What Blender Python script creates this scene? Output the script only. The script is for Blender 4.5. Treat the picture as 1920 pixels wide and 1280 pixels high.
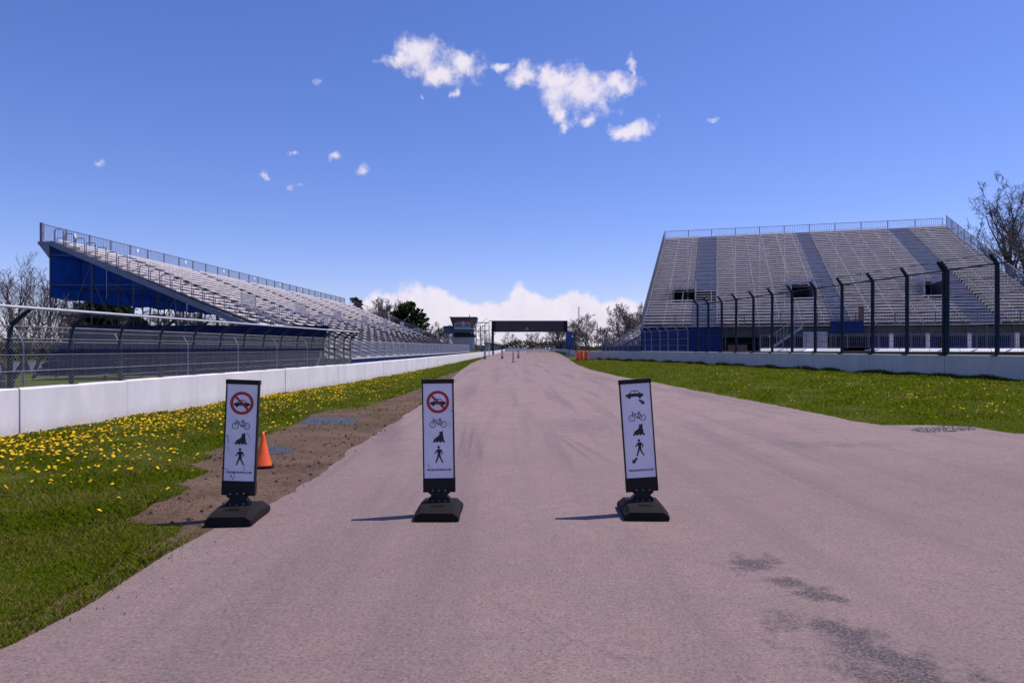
import bpy, math, random
import numpy as np
from mathutils import Matrix, Vector
R = math.radians
for o in list(bpy.data.objects): bpy.data.objects.remove(o)
scene = bpy.context.scene
COL = scene.collection

# ------------------------------------------------------------------ camera
CAM_H, F, HOR = 1.6, 1280.0, 652.0          # eye height, focal length and horizon row (photo pixels)
cd = bpy.data.cameras.new('camera'); cam = bpy.data.objects.new('camera', cd); COL.objects.link(cam)
cam.location = (0, 0, CAM_H); cam.rotation_euler = (R(90), 0, 0)
cd.lens = 24; cd.sensor_width = 36; cd.shift_y = 12/1920; cd.clip_end = 6000; cd.clip_start = .05
scene.camera = cam
scene.render.resolution_x, scene.render.resolution_y = 1024, 682
vs = scene.view_settings
vs.view_transform = 'Standard'; vs.look = 'None'; vs.gamma = 1; vs.exposure = 0.0; vs.use_curve_mapping = False

# ------------------------------------------------------------------ sun and sky
SUN_EL, SUN_AZ = R(63), R(18)               # azimuth counted from +X towards +Y
sd = bpy.data.lights.new('sun', 'SUN'); sun = bpy.data.objects.new('sun', sd); COL.objects.link(sun)
sd.energy = 4.3; sd.angle = R(.5); sd.color = (1, .91, .83)
to_sun = Vector((math.cos(SUN_EL)*math.cos(SUN_AZ), math.cos(SUN_EL)*math.sin(SUN_AZ), math.sin(SUN_EL)))
sun.rotation_euler = to_sun.to_track_quat('Z', 'Y').to_euler(); sun.location = (30, 10, 60)

W = bpy.data.worlds.new('World'); scene.world = W; W.use_nodes = True
W.cycles.sampling_method = 'MANUAL'; W.cycles.sample_map_resolution = 512
class NT:
    """small helper to wire node trees"""
    def __init__(s, nt): s.nt = nt; s.N = nt.nodes; s.L = nt.links
    def node(s, t, **kw):
        n = s.N.new(t)
        for k, v in kw.items(): setattr(n, k, v)
        return n
    def put(s, sock, v):
        if isinstance(v, (int, float)): sock.default_value = v
        elif isinstance(v, (tuple, list)): sock.default_value = tuple(v)
        else: s.L.new(v, sock)
    def m(s, op, a, b=None, c=None, clamp=False):
        n = s.node('ShaderNodeMath', operation=op, use_clamp=clamp)
        s.put(n.inputs[0], a)
        if b is not None: s.put(n.inputs[1], b)
        if c is not None: s.put(n.inputs[2], c)
        return n.outputs[0]
    def noise(s, vec, scale, detail=4, rough=.55, w=None):
        n = s.node('ShaderNodeTexNoise'); s.put(n.inputs['Vector'], vec)
        n.inputs['Scale'].default_value = scale; n.inputs['Detail'].default_value = detail; n.inputs['Roughness'].default_value = rough
        return n.outputs['Fac']
    def sstep(s, x, a, b, lo=0., hi=1.):
        n = s.node('ShaderNodeMapRange', interpolation_type='SMOOTHSTEP')
        s.put(n.inputs[0], x); s.put(n.inputs[1], a); s.put(n.inputs[2], b); s.put(n.inputs[3], lo); s.put(n.inputs[4], hi)
        return n.outputs[0]
    def mix(s, f, a, b, mode='MIX'):
        n = s.node('ShaderNodeMix', data_type='RGBA', blend_type=mode)
        s.put(n.inputs[0], f)
        for sock, v in ((n.inputs[6], a), (n.inputs[7], b)):
            s.put(sock, (*v, 1) if isinstance(v, tuple) and len(v) == 3 else v)
        return n.outputs[2]
w = NT(W.node_tree); w.N.clear()
sky = w.node('ShaderNodeTexSky', sky_type='NISHITA', sun_disc=False)
sky.sun_elevation = SUN_EL; sky.sun_rotation = R(90) - SUN_AZ
sky.altitude = 100; sky.air_density = 1.0; sky.dust_density = .25; sky.ozone_density = 3.5
SKY_S = .1
tc = w.node('ShaderNodeTexCoord'); sep = w.node('ShaderNodeSeparateXYZ'); w.L.new(tc.outputs['Generated'], sep.inputs[0])
dx, dy, dz = sep.outputs
az = w.m('ARCTAN2', dx, dy); el = w.m('ARCSINE', dz)
cv = w.node('ShaderNodeCombineXYZ'); w.put(cv.inputs[0], az); w.put(cv.inputs[1], el)
n1 = w.noise(cv.outputs[0], 42, 7, .62); n2 = w.noise(cv.outputs[0], 15, 5, .6); n3 = w.noise(cv.outputs[0], 5, 3, .5)
# scattered fair-weather puffs: (azimuth px, elevation px, half width, half height) on the sphere of directions
PUFF = [(790,112,46,27),(866,124,38,24),(750,114,24,12),(820,138,40,18),(853,180,10,9),(786,181,7,6),
        (1080,168,62,32),(1160,157,38,17),(1040,150,40,14),(978,142,26,14),(1052,216,17,20),(1100,226,20,14),
        (1183,244,30,14),(1185,130,7,18),(940,122,24,9),(1118,130,10,5),
        (688,320,14,12),(633,296,15,8),(555,292,11,5),(590,158,11,7),(500,327,12,6),(560,347,9,7),(187,313,22,8),(1337,225,13,4)]
wn = w.node('ShaderNodeTexNoise'); wn.inputs['Scale'].default_value = 26; wn.inputs['Detail'].default_value = 5; wn.inputs['Roughness'].default_value = .6; w.L.new(cv.outputs[0], wn.inputs['Vector'])
ws = w.node('ShaderNodeSeparateXYZ'); w.L.new(wn.outputs['Color'], ws.inputs[0])
azw = w.m('ADD', az, w.m('MULTIPLY', w.m('SUBTRACT', ws.outputs[0], .5), .055)); elw = w.m('ADD', el, w.m('MULTIPLY', w.m('SUBTRACT', ws.outputs[1], .5), .045))
fld = None
for (px, py, rx, ry) in PUFF:
    a0 = math.atan2(px-960, F); d = math.hypot(F, px-960); e0 = math.atan2(HOR-py, d)
    sx = rx/d*math.cos(a0)*1.75; sy = ry/math.hypot(d, HOR-py)*1.85
    da = w.m('DIVIDE', w.m('SUBTRACT', azw, a0), sx); de = w.m('DIVIDE', w.m('SUBTRACT', elw, e0), sy)
    q = w.m('SUBTRACT', 1.0, w.m('SQRT', w.m('ADD', w.m('MULTIPLY', da, da), w.m('MULTIPLY', de, de))))
    if rx < 16 or ry < 9: q = w.m('MULTIPLY', w.m('SUBTRACT', q, .15), .75)
    q = w.m('MAXIMUM', q, -1.0)
    fld = q if fld is None else w.m('SMOOTH_MAX', fld, q, .25)
fl = w.m('ADD', fld, w.m('MULTIPLY', w.m('SUBTRACT', n1, .5), 1.5))
fl = w.m('ADD', fl, w.m('MULTIPLY', w.m('SUBTRACT', n2, .5), .9))
puff = w.sstep(fl, .12, .92)
# more of the same sparse puffs over the rest of the sky (behind and beside the view)
side = w.sstep(w.m('ABSOLUTE', az), .75, 1.0)
rest = w.m('MULTIPLY', w.m('MULTIPLY', w.sstep(w.m('ADD', n3, w.m('MULTIPLY', w.m('SUBTRACT', n1, .5), .35)), .63, .8), side), w.sstep(el, .05, .25))
# cumulus bank along the horizon
top = w.m('ADD', .076, w.m('MULTIPLY', w.m('SUBTRACT', n3, .5), .05))
top = w.m('ADD', top, w.m('MULTIPLY', w.m('SUBTRACT', n2, .5), .055))
top = w.m('ADD', top, w.m('MULTIPLY', w.m('SUBTRACT', n1, .5), .03))
def bump(a, s_, h):
    q = w.m('DIVIDE', w.m('SUBTRACT', az, a), s_)
    return w.m('MULTIPLY', w.m('EXPONENT', w.m('MULTIPLY', w.m('MULTIPLY', q, q), -1.0)), h)
for a, s_, h in ((.012,.018,.022), (.085,.03,.016), (-.13,.05,.012), (-.06,.03,-.006), (.16,.02,.004)): top = w.m('ADD', top, bump(a, s_, h))
top = w.m('SUBTRACT', top, w.sstep(w.m('ABSOLUTE', w.m('ADD', az, .005)), .19, .27, 0, .08))
bank = w.sstep(w.m('SUBTRACT', top, el), -.001, .013)
bank = w.m('MULTIPLY', bank, w.sstep(n1, .30, .52, .72, 1.0))
msk = w.m('MAXIMUM', w.m('MAXIMUM', puff, rest), bank, clamp=True)
hs = w.node('ShaderNodeHueSaturation'); hs.inputs['Saturation'].default_value = 1.14; w.L.new(sky.outputs[0], hs.inputs['Color'])
skyc = w.mix(1.0, hs.outputs[0], (1.20, 1.06, 1.50), 'MULTIPLY')
shade = w.m('ADD', w.sstep(w.m('SUBTRACT', top, el), .0, .06, 1.0, .80), w.m('MULTIPLY', w.m('SUBTRACT', n2, .5), 1.0))
shade = w.m('MAXIMUM', shade, w.m('MULTIPLY', w.m('MAXIMUM', puff, rest), .98))
cl = w.mix(shade, (4.9, 4.8, 7.0), (9.0, 8.3, 9.2))
out = w.mix(w.m('MULTIPLY', msk, .93), skyc, cl)
bg = w.node('ShaderNodeBackground'); w.put(bg.inputs[0], out); bg.inputs[1].default_value = SKY_S
wo = w.node('ShaderNodeOutputWorld'); w.L.new(bg.outputs[0], wo.inputs[0])

# ------------------------------------------------------------------ helpers
def g(x):                                    # the ground banks up gently to the right
    t = np.clip((np.asarray(x, float)-2)/11, 0, 1); return .36*t*t*(3-2*t)
def at(px, py):                              # photo pixel -> point on the ground
    r = (px-960)/F; Y = CAM_H*F/(py-HOR)
    for _ in range(30): Y = (CAM_H-float(g(r*Y)))*F/(py-HOR)
    return (r*Y, Y)
def xyz(px, py, Y): return ((px-960)/F*Y, Y, CAM_H+(HOR-py)/F*Y)

class MB:
    def __init__(s): s.v = []; s.f = []
    def add(s, vs_, fs):
        o = len(s.v); s.v += [tuple(p) for p in vs_]; s.f += [tuple(i+o for i in f) for f in fs]; return s
    BOXF = [(0,3,2,1),(4,5,6,7),(0,1,5,4),(1,2,6,5),(2,3,7,6),(3,0,4,7)]
    def box(s, x0, y0, z0, x1, y1, z1):
        return s.add([(x0,y0,z0),(x1,y0,z0),(x1,y1,z0),(x0,y1,z0),(x0,y0,z1),(x1,y0,z1),(x1,y1,z1),(x0,y1,z1)], MB.BOXF)
    def beam(s, p, q, w_, h=None, up=(0,0,1)):
        h = w_ if h is None else h
        p = Vector(p); q = Vector(q); d = (q-p)
        if d.length < 1e-6: return s
        d.normalize(); u = Vector(up)
        if abs(d.dot(u)) > .98: u = Vector((0,1,0)) if abs(d.y) < .9 else Vector((1,0,0))
        a = d.cross(u).normalized(); b = a.cross(d)
        a = a*(w_/2); b = b*(h/2)
        return s.add([p-a-b, p+a-b, p+a+b, p-a+b, q-a-b, q+a-b, q+a+b, q-a+b], MB.BOXF)
    def tube(s, pts, rad, n=6, cap=True):
        pts = [Vector(p) for p in pts]; k = len(pts)
        rad = [rad]*k if isinstance(rad, (int, float)) else rad
        o = len(s.v); ref = None
        for i, p in enumerate(pts):
            d = (pts[min(i+1,k-1)]-pts[max(i-1,0)]).normalized()
            if ref is None: ref = d.cross(Vector((0,0,1)) if abs(d.z) < .9 else Vector((1,0,0))).normalized()
            a = (ref-d*ref.dot(d)).normalized(); b = d.cross(a); ref = a
            for j in range(n):
                t = 2*math.pi*j/n; s.v.append(tuple(p+(a*math.cos(t)+b*math.sin(t))*rad[i]))
        for i in range(k-1):
            for j in range(n):
                s.f.append((o+i*n+j, o+i*n+(j+1)%n, o+(i+1)*n+(j+1)%n, o+(i+1)*n+j))
        if cap:
            s.f.append(tuple(o+j for j in reversed(range(n)))); s.f.append(tuple(o+(k-1)*n+j for j in range(n)))
        return s
    def lathe(s, prof, n=20, c=(0,0,0)):
        o = len(s.v)
        for (r, z) in prof:
            for j in range(n):
                t = 2*math.pi*j/n; s.v.append((c[0]+r*math.cos(t), c[1]+r*math.sin(t), c[2]+z))
        for i in range(len(prof)-1):
            for j in range(n): s.f.append((o+i*n+j, o+i*n+(j+1)%n, o+(i+1)*n+(j+1)%n, o+(i+1)*n+j))
        s.f.append(tuple(o+j for j in reversed(range(n)))); s.f.append(tuple(o+(len(prof)-1)*n+j for j in range(n)))
        return s
    def prism(s, poly, axis, a, b):          # poly in the two other axes, extruded along axis
        n = len(poly)
        def P(u, v_, t): return {'x':(t,u,v_), 'y':(u,t,v_), 'z':(u,v_,t)}[axis]
        return s.add([P(u,v_,a) for u,v_ in poly]+[P(u,v_,b) for u,v_ in poly],
                     [tuple(reversed(range(n))), tuple(range(n,2*n))]+[(i,(i+1)%n,n+(i+1)%n,n+i) for i in range(n)])
    def mesh(s, name, smooth=False):
        me = bpy.data.meshes.new(name); me.from_pydata(s.v, [], s.f)
        if smooth: me.polygons.foreach_set('use_smooth', [True]*len(me.polygons))
        me.update(); return me
    def build(s, name, mat, parent=None, loc=(0,0,0), rz=0, smooth=False):
        return link(name, s.mesh(name, smooth), mat, parent, loc, rz)
def link(name, me, mat=None, parent=None, loc=(0,0,0), rz=0):
    if mat is not None and not me.materials: me.materials.append(mat)
    o = bpy.data.objects.new(name, me); COL.objects.link(o)
    o.parent = parent; o.location = loc; o.rotation_euler = (0,0,rz); return o
def fast_mesh(name, V, Fc):
    V = np.asarray(V, np.float32); Fc = np.asarray(Fc, np.int32); k = Fc.shape[1]
    me = bpy.data.meshes.new(name); me.vertices.add(len(V)); me.vertices.foreach_set('co', V.ravel())
    me.loops.add(Fc.size); me.loops.foreach_set('vertex_index', Fc.ravel())
    me.polygons.add(len(Fc)); me.polygons.foreach_set('loop_start', np.arange(0, Fc.size, k, dtype=np.int32))
    me.update(calc_edges=True); return me
def tag(o, label=None, cat=None, group=None, kind=None):
    for k, v in (('label',label),('category',cat),('group',group),('kind',kind)):
        if v: o[k] = v
    return o
def thing(name, label, cat, loc=(0,0,0), rz=0, group=None):
    o = bpy.data.objects.new(name, None); COL.objects.link(o); o.location = loc; o.rotation_euler = (0,0,rz); o.empty_display_size = .3
    return tag(o, label, cat, group)
def copy_tree(o, parent=None):
    c = o.copy(); COL.objects.link(c); c.parent = parent
    for ch in [x for x in bpy.data.objects if x.parent == o]: copy_tree(ch, c)
    return c

# ------------------------------------------------------------------ materials
MATS = {}
def mat(name, col, rough=.6, metal=0., var=.12, scale=3., bump=0., bscale=60., spec=.5, coat=0.):
    if name in MATS: return MATS[name]
    m = bpy.data.materials.new(name); m.use_nodes = True; t = NT(m.node_tree)
    p = t.N['Principled BSDF']
    geo = t.node('ShaderNodeNewGeometry'); pos = geo.outputs['Position']
    a = t.noise(pos, scale, 5, .6)
    f = t.sstep(a, .3, .7)
    lo = tuple(c*(1-var) for c in col); hi = tuple(min(1, c*(1+var)) for c in col)
    t.put(p.inputs['Base Color'], t.mix(f, lo, hi))
    t.put(p.inputs['Roughness'], t.m('ADD', rough-.08, t.m('MULTIPLY', a, .16), clamp=True)); p.inputs['Metallic'].default_value = metal
    p.inputs['Specular IOR Level'].default_value = spec; p.inputs['Coat Weight'].default_value = coat
    if bump:
        b = t.node('ShaderNodeBump'); b.inputs['Strength'].default_value = bump; b.inputs['Distance'].default_value = .01
        t.put(b.inputs['Height'], t.noise(pos, bscale, 4, .6)); t.L.new(b.outputs[0], p.inputs['Normal'])
    MATS[name] = m; return m
def custom(name):
    m = bpy.data.materials.new(name); m.use_nodes = True; t = NT(m.node_tree); MATS[name] = m
    geo = t.node('ShaderNodeNewGeometry'); return m, t, t.N['Principled BSDF'], geo.outputs['Position'], geo

ALU = mat('bleacher_aluminium', (.74,.68,.66), .45, 0., .14, 1.3)
ALU_F = mat('foot_aluminium', (.52,.49,.50), .5, 0., .18, 1.1)
STEEL = mat('galvanised_steel', (.36,.36,.42), .5, .1, .15, 4)
WIRE = mat('dull_wire', (.17,.18,.21), .6, .1, .2, 4)
RAILD = mat('dull_rail_steel', (.17,.17,.23), .55, .1, .2, 4)
STEP = mat('grey_step_metal', (.30,.31,.38), .55, .2, .15, 2)
STRING = mat('blue_grey_stringer', (.16,.17,.25), .5, .2, .15, 2)
SCAF = mat('dark_scaffold_steel', (.07,.075,.09), .6, .3, .3, 3)
POSTM = mat('dark_post_paint', (.013,.024,.042), .7, 0, .25, 5, 0, 60, .2)
POSTL = mat('pale_galvanised_post', (.17,.19,.23), .5, .4, .2, 5)
BLUE = mat('blue_tarpaulin', (.002,.016,.125), .6, 0, .35, 1.1, .25, 5, .25)
BLACK = mat('black_plastic', (.006,.006,.008), .5, 0, .3, 8, 0, 60, .3)
RUBBER = mat('black_rubber', (.009,.007,.007), .8, 0, .35, 9, .5, 220, .25)
RED = mat('red_print', (.42,.015,.02), .45, 0, .08, 20)
INK = mat('black_print', (.012,.013,.02), .5, 0, .1, 20)
ORANGE = mat('orange_plastic', (.85,.11,.012), .5, 0, .12, 9)
DRUMO = mat('drum_orange', (.80,.05,.012), .5, 0, .1, 6)
WHITE = mat('white_paint', (.78,.77,.78), .5, 0, .08, 2)
CONC = mat('grey_concrete', (.36,.33,.31), .85, 0, .2, 4, .3, 40)
GANT = mat('dark_gantry_cladding', (.035,.028,.037), .55, 0, .2, .8)
GOLD = mat('gold_emblem', (.30,.23,.03), .5, 0, .1, 6)
GLASS = mat('dark_window_glass', (.012,.014,.018), .08, 0, .2, 2)
REDW = mat('rust_red_panel', (.22,.035,.018), .5, 0, .2, 2)
TBLUE = mat('tower_blue_cladding', (.045,.085,.20), .5, 0, .12, 1)
TEAL = mat('pale_teal_band', (.30,.46,.46), .5, 0, .1, 1)
BARK = mat('grey_brown_bark', (.060,.046,.045), .9, 0, .35, 3, .4, 25)
TWIG = mat('twig_bark', (.135,.105,.105), .9, 0, .3, 1.2)
BROWN = mat('brown_panel', (.13,.075,.06), .7, 0, .2, 2)
SIGNPOST_BLUE = mat('banner_blue', (.008,.05,.38), .5, 0, .12, 3)

def leaf_mat(name, c0, c1, trans=.25, straw=None):
    m, t, p, pos, geo = custom(name)
    f = geo.outputs['Random Per Island']; a = t.noise(pos, .6, 3)
    lc = t.mix(t.m('ADD', t.m('MULTIPLY', f, .6), t.m('MULTIPLY', a, .4)), c0, c1)
    if straw:                                # dead blades, more of them in patches
        pt = t.noise(pos, .9, 5, .6); k = t.m('LESS_THAN', t.m('FRACT', t.m('MULTIPLY', f, 37.7)), t.sstep(pt, .36, .60, .10, .72)); lc = t.mix(k, lc, straw)
    t.put(p.inputs['Base Color'], lc)
    p.inputs['Roughness'].default_value = .85; p.inputs['Specular IOR Level'].default_value = .06
    tr = t.node('ShaderNodeBsdfTranslucent'); t.put(tr.inputs[0], (*[c*1.2 for c in c1], 1))
    ms = t.node('ShaderNodeMixShader'); ms.inputs[0].default_value = trans
    t.L.new(p.outputs[0], ms.inputs[1]); t.L.new(tr.outputs[0], ms.inputs[2]); t.L.new(ms.outputs[0], t.N['Material Output'].inputs[0])
    return m
GRASSB = leaf_mat('grass_blade', (.050,.090,.002), (.155,.218,.004), .40, (.33,.245,.09))
NEEDLE = leaf_mat('pine_needles', (.008,.018,.008), (.045,.065,.022), .1)
BUD = leaf_mat('spring_buds', (.09,.075,.035), (.17,.15,.06), .2)
SHRUB = leaf_mat('dry_shrub_leaves', (.030,.024,.016), (.075,.066,.032), .1)
YELLOW = leaf_mat('dandelion_petals', (.66,.33,.008), (.85,.60,.03), .1)

NAVY, t, p, pos, geo = custom('navy_plank')     # dark planks, pale streaks painted in for glints on the row edges
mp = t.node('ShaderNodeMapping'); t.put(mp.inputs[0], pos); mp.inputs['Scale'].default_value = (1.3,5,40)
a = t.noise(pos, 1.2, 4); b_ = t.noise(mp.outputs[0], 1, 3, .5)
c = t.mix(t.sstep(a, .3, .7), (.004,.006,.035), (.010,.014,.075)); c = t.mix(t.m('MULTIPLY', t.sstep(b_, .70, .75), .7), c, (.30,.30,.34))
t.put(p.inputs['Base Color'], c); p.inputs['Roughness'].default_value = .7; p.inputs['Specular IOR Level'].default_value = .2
TARPT, t, p, pos, geo = custom('backlit_blue_tarpaulin')     # thin woven sheet that lets the daylight behind it glow through
a = t.noise(pos, 1.4, 5, .6); c = t.mix(t.sstep(a, .3, .7), (.003,.022,.15), (.005,.035,.22)); t.put(p.inputs['Base Color'], c); p.inputs['Roughness'].default_value = .6
tr = t.node('ShaderNodeBsdfTranslucent'); t.put(tr.inputs[0], t.mix(t.sstep(a, .3, .7), (.004,.07,.36), (.008,.10,.48)))
ms = t.node('ShaderNodeMixShader'); ms.inputs[0].default_value = .55; t.L.new(p.outputs[0], ms.inputs[1]); t.L.new(tr.outputs[0], ms.inputs[2]); t.L.new(ms.outputs[0], t.N['Material Output'].inputs[0])
SHADE_SHEET = mat('under_stand_shade', (.010,.011,.016), .8, 0, .3, 1, 0, 60, .2)  # near-black colour that stands for the shade under the right stand
# white concrete of the barrier walls
def wall_mat(name, base):
    m, t, p, pos, geo = custom(name)
    mp = t.node('ShaderNodeMapping'); t.put(mp.inputs[0], pos); mp.inputs['Scale'].default_value = (1,1,.35)
    s1 = t.noise(mp.outputs[0], 1.7, 6, .62); s2 = t.noise(pos, 11, 6, .7); s3 = t.noise(pos, 70, 3)
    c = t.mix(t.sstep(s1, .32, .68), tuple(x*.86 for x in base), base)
    c = t.mix(t.m('MULTIPLY', t.sstep(s2, .62, .78), .22), c, (.33,.29,.27))
    sp = t.node('ShaderNodeSeparateXYZ'); t.put(sp.inputs[0], pos)
    rim = t.m('MULTIPLY', t.sstep(t.m('ADD', sp.outputs[2], t.m('MULTIPLY', s2, .3)), .45, .16), .35)   # soil splashed on the foot
    c = t.mix(rim, c, (.36,.31,.25))
    t.put(p.inputs['Base Color'], c); p.inputs['Roughness'].default_value = .75; p.inputs['Specular IOR Level'].default_value = .25
    b = t.node('ShaderNodeBump'); b.inputs['Strength'].default_value = .25; b.inputs['Distance'].default_value = .006
    t.put(b.inputs['Height'], t.m('ADD', s2, t.m('MULTIPLY', s3, .5))); t.L.new(b.outputs[0], p.inputs['Normal'])
    return m
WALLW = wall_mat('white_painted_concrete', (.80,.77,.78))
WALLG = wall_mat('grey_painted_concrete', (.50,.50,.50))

# lawn soil/turf below the blades
LAWN, t, p, pos, geo = custom('lawn_turf')
a = t.noise(pos, .35, 4); b_ = t.noise(pos, 9, 6, .7); c_ = t.noise(pos, 1.6, 5, .6)
c = t.mix(t.sstep(b_, .3, .7), (.040,.058,.004), (.110,.138,.008))
c = t.mix(t.m('MULTIPLY', t.sstep(c_, .48, .66), .75), c, (.125,.092,.04))
c = t.mix(t.m('MULTIPLY', t.sstep(a, .45, .7), .35), c, (.045,.085,.006))
t.put(p.inputs['Base Color'], c); p.inputs['Roughness'].default_value = .95; p.inputs['Specular IOR Level'].default_value = .1
bb = t.node('ShaderNodeBump'); bb.inputs['Strength'].default_value = .8; bb.inputs['Distance'].default_value = .04
t.put(bb.inputs['Height'], t.noise(pos, 30, 5, .7)); t.L.new(bb.outputs[0], p.inputs['Normal'])

# weathered asphalt
ASPH, t, p, pos, geo = custom('weathered_asphalt')
def ell(t, pos, cx, cy, rx, ry, ang, nz, k=.9):
    mp = t.node('ShaderNodeMapping', vector_type='TEXTURE'); t.put(mp.inputs[0], pos)
    mp.inputs['Location'].default_value = (cx, cy, 0); mp.inputs['Rotation'].default_value = (0,0,ang); mp.inputs['Scale'].default_value = (rx, ry, 1)
    sp = t.node('ShaderNodeSeparateXYZ'); t.L.new(mp.outputs[0], sp.inputs[0])
    d = t.m('SQRT', t.m('ADD', t.m('MULTIPLY', sp.outputs[0], sp.outputs[0]), t.m('MULTIPLY', sp.outputs[1], sp.outputs[1])))
    return t.sstep(t.m('ADD', d, t.m('MULTIPLY', t.m('SUBTRACT', nz, .5), k*2)), 1.35, .15)
big = t.noise(pos, .22, 5, .6); med = t.noise(pos, 1.3, 6, .65); fine = t.noise(pos, 55, 5, .75); vf = t.noise(pos, 150, 3, .7)
mpl = t.node('ShaderNodeMapping'); t.put(mpl.inputs[0], pos); mpl.inputs['Scale'].default_value = (1.5,.07,1)
lane = t.noise(mpl.outputs[0], 1.0, 5, .6)
agg = t.noise(pos, 48, 9, .8); mot = t.noise(pos, 5, 7, .7)
spa = t.node('ShaderNodeSeparateXYZ'); t.put(spa.inputs[0], pos)
graze_tone = t.sstep(t.m('ADD', spa.outputs[1], t.m('MULTIPLY', med, 7.0)), 7.5, 21.0)      # paler beyond the signs: brightness at grazing view put into the colour
c = t.mix(t.sstep(big, .3, .7), (.235,.162,.150), (.290,.203,.186))
c = t.mix(t.m('MULTIPLY', graze_tone, .55), c, (.375,.265,.245))
c = t.mix(t.m('MULTIPLY', t.sstep(mot, .42, .70), .35), c, (.160,.115,.110))
c = t.mix(t.m('MULTIPLY', t.sstep(med, .35, .7), .5), c, (.205,.158,.152))
c = t.mix(t.m('MULTIPLY', t.sstep(lane, .47, .66), .7), c, (.185,.138,.135))
c = t.mix(t.m('MULTIPLY', t.sstep(agg, .52, .62), .6), c, (.07,.050,.050))
c = t.mix(t.m('MULTIPLY', t.sstep(fine, .52, .62), .55), c, (.085,.06,.06))
c = t.mix(t.m('MULTIPLY', t.sstep(agg, .46, .38), .38), c, (.44,.34,.31))
st = None
for (px, py, rx, ry, ang) in ((1560,1185,.36,.17,-.5),(1660,1240,.42,.22,-.55),(1740,1290,.4,.2,-.5),(1410,1060,.2,.28,-1.0),(1490,1100,.26,.12,-.5),(1530,1120,.2,.1,-.5),
                              (1090,800,.9,1.6,0),(1560,835,.9,.35,-.3),(900,845,.05,1.6,.05),(868,830,.035,1.7,.1)):
    X, Y = at(px, py); e = ell(t, pos, X, Y, rx, ry, ang, t.noise(pos, 4.5, 7, .7), 2.4)
    k = 1.0 if py > 1050 else .35
    e = t.m('MULTIPLY', e, k); st = e if st is None else t.m('MAXIMUM', st, e)
for (cx, cy, rx, ry, ang) in ((-.86,11.9,.035,2.5,.042),(-.70,11.6,.03,2.2,.042),(.95,11.2,.05,1.9,.10),(1.18,10.8,.05,1.7,.16),(-2.2,12.5,.3,3.2,.16)):   # tyre marks
    st = t.m('MAXIMUM', st, t.m('MULTIPLY', ell(t, pos, cx, cy, rx, ry, ang, t.noise(pos, 2.5, 5, .6), .8), .42))
st = t.m('MULTIPLY', st, t.sstep(fine, .32, .58))
c = t.mix(st, c, (.062,.052,.058))
vo = t.node('ShaderNodeTexVoronoi', feature='DISTANCE_TO_EDGE'); vo.inputs['Scale'].default_value = .17
wp = t.node('ShaderNodeVectorMath', operation='ADD'); t.put(wp.inputs[0], pos)
nv = t.node('ShaderNodeTexNoise'); nv.inputs['Scale'].default_value = .9; nv.inputs['Detail'].default_value = 6; t.put(nv.inputs['Vector'], pos); t.L.new(nv.outputs['Color'], wp.inputs[1])
t.L.new(wp.outputs[0], vo.inputs['Vector'])
crack = t.m('MULTIPLY', t.sstep(vo.outputs['Distance'], .0022, .0003), t.sstep(big, .46, .6))
c = t.mix(t.m('MULTIPLY', crack, .3), c, (.06,.05,.05))
t.put(p.inputs['Base Color'], c); t.put(p.inputs['Roughness'], t.sstep(fine, .3, .7, .8, .93)); p.inputs['Specular IOR Level'].default_value = .3
bb = t.node('ShaderNodeBump'); bb.inputs['Strength'].default_value = .55; bb.inputs['Distance'].default_value = .006
t.put(bb.inputs['Height'], t.m('ADD', fine, t.m('MULTIPLY', vf, .6))); t.L.new(bb.outputs[0], p.inputs['Normal'])

DIRT, t, p, pos, geo = custom('bare_dirt')
a = t.noise(pos, .9, 5, .6); b_ = t.noise(pos, 14, 6, .7); d_ = t.noise(pos, 60, 4, .7)
c = t.mix(t.sstep(a, .3, .7), (.105,.064,.045), (.180,.115,.082))
c = t.mix(t.m('MULTIPLY', t.sstep(b_, .50, .62), .75), c, (.060,.037,.028))
c = t.mix(t.m('MULTIPLY', t.sstep(d_, .57, .68), .55), c, (.30,.22,.17))
t.put(p.inputs['Base Color'], c); p.inputs['Roughness'].default_value = .95; p.inputs['Specular IOR Level'].default_value = .1
bb = t.node('ShaderNodeBump'); bb.inputs['Strength'].default_value = .9; bb.inputs['Distance'].default_value = .03
t.put(bb.inputs['Height'], t.m('ADD', b_, t.m('MULTIPLY', d_, .4))); t.L.new(bb.outputs[0], p.inputs['Normal'])

WATER, t, p, pos, geo = custom('still_water')
t.put(p.inputs['Base Color'], (.060,.045,.040,1)); p.inputs['Roughness'].default_value = .38; p.inputs['Specular IOR Level'].default_value = .4
bb = t.node('ShaderNodeBump'); bb.inputs['Strength'].default_value = .02; bb.inputs['Distance'].default_value = .002
t.put(bb.inputs['Height'], t.noise(pos, 2, 2)); t.L.new(bb.outputs[0], p.inputs['Normal'])

# reflective sheeting of the signs, scuffed
SHEET, t, p, pos, geo = custom('white_sign_sheeting')
a = t.noise(pos, 5, 5, .6); mp = t.node('ShaderNodeMapping'); t.put(mp.inputs[0], pos); mp.inputs['Scale'].default_value = (60,1,9); mp.inputs['Rotation'].default_value = (0,.5,0)
b_ = t.noise(mp.outputs[0], 1, 3, .6)
c = t.mix(t.sstep(a, .3, .7), (.70,.69,.77), (.80,.78,.85))
c = t.mix(t.m('MULTIPLY', t.sstep(b_, .70, .76), .55), c, (.16,.16,.2))
t.put(p.inputs['Base Color'], c); p.inputs['Roughness'].default_value = .4

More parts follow.
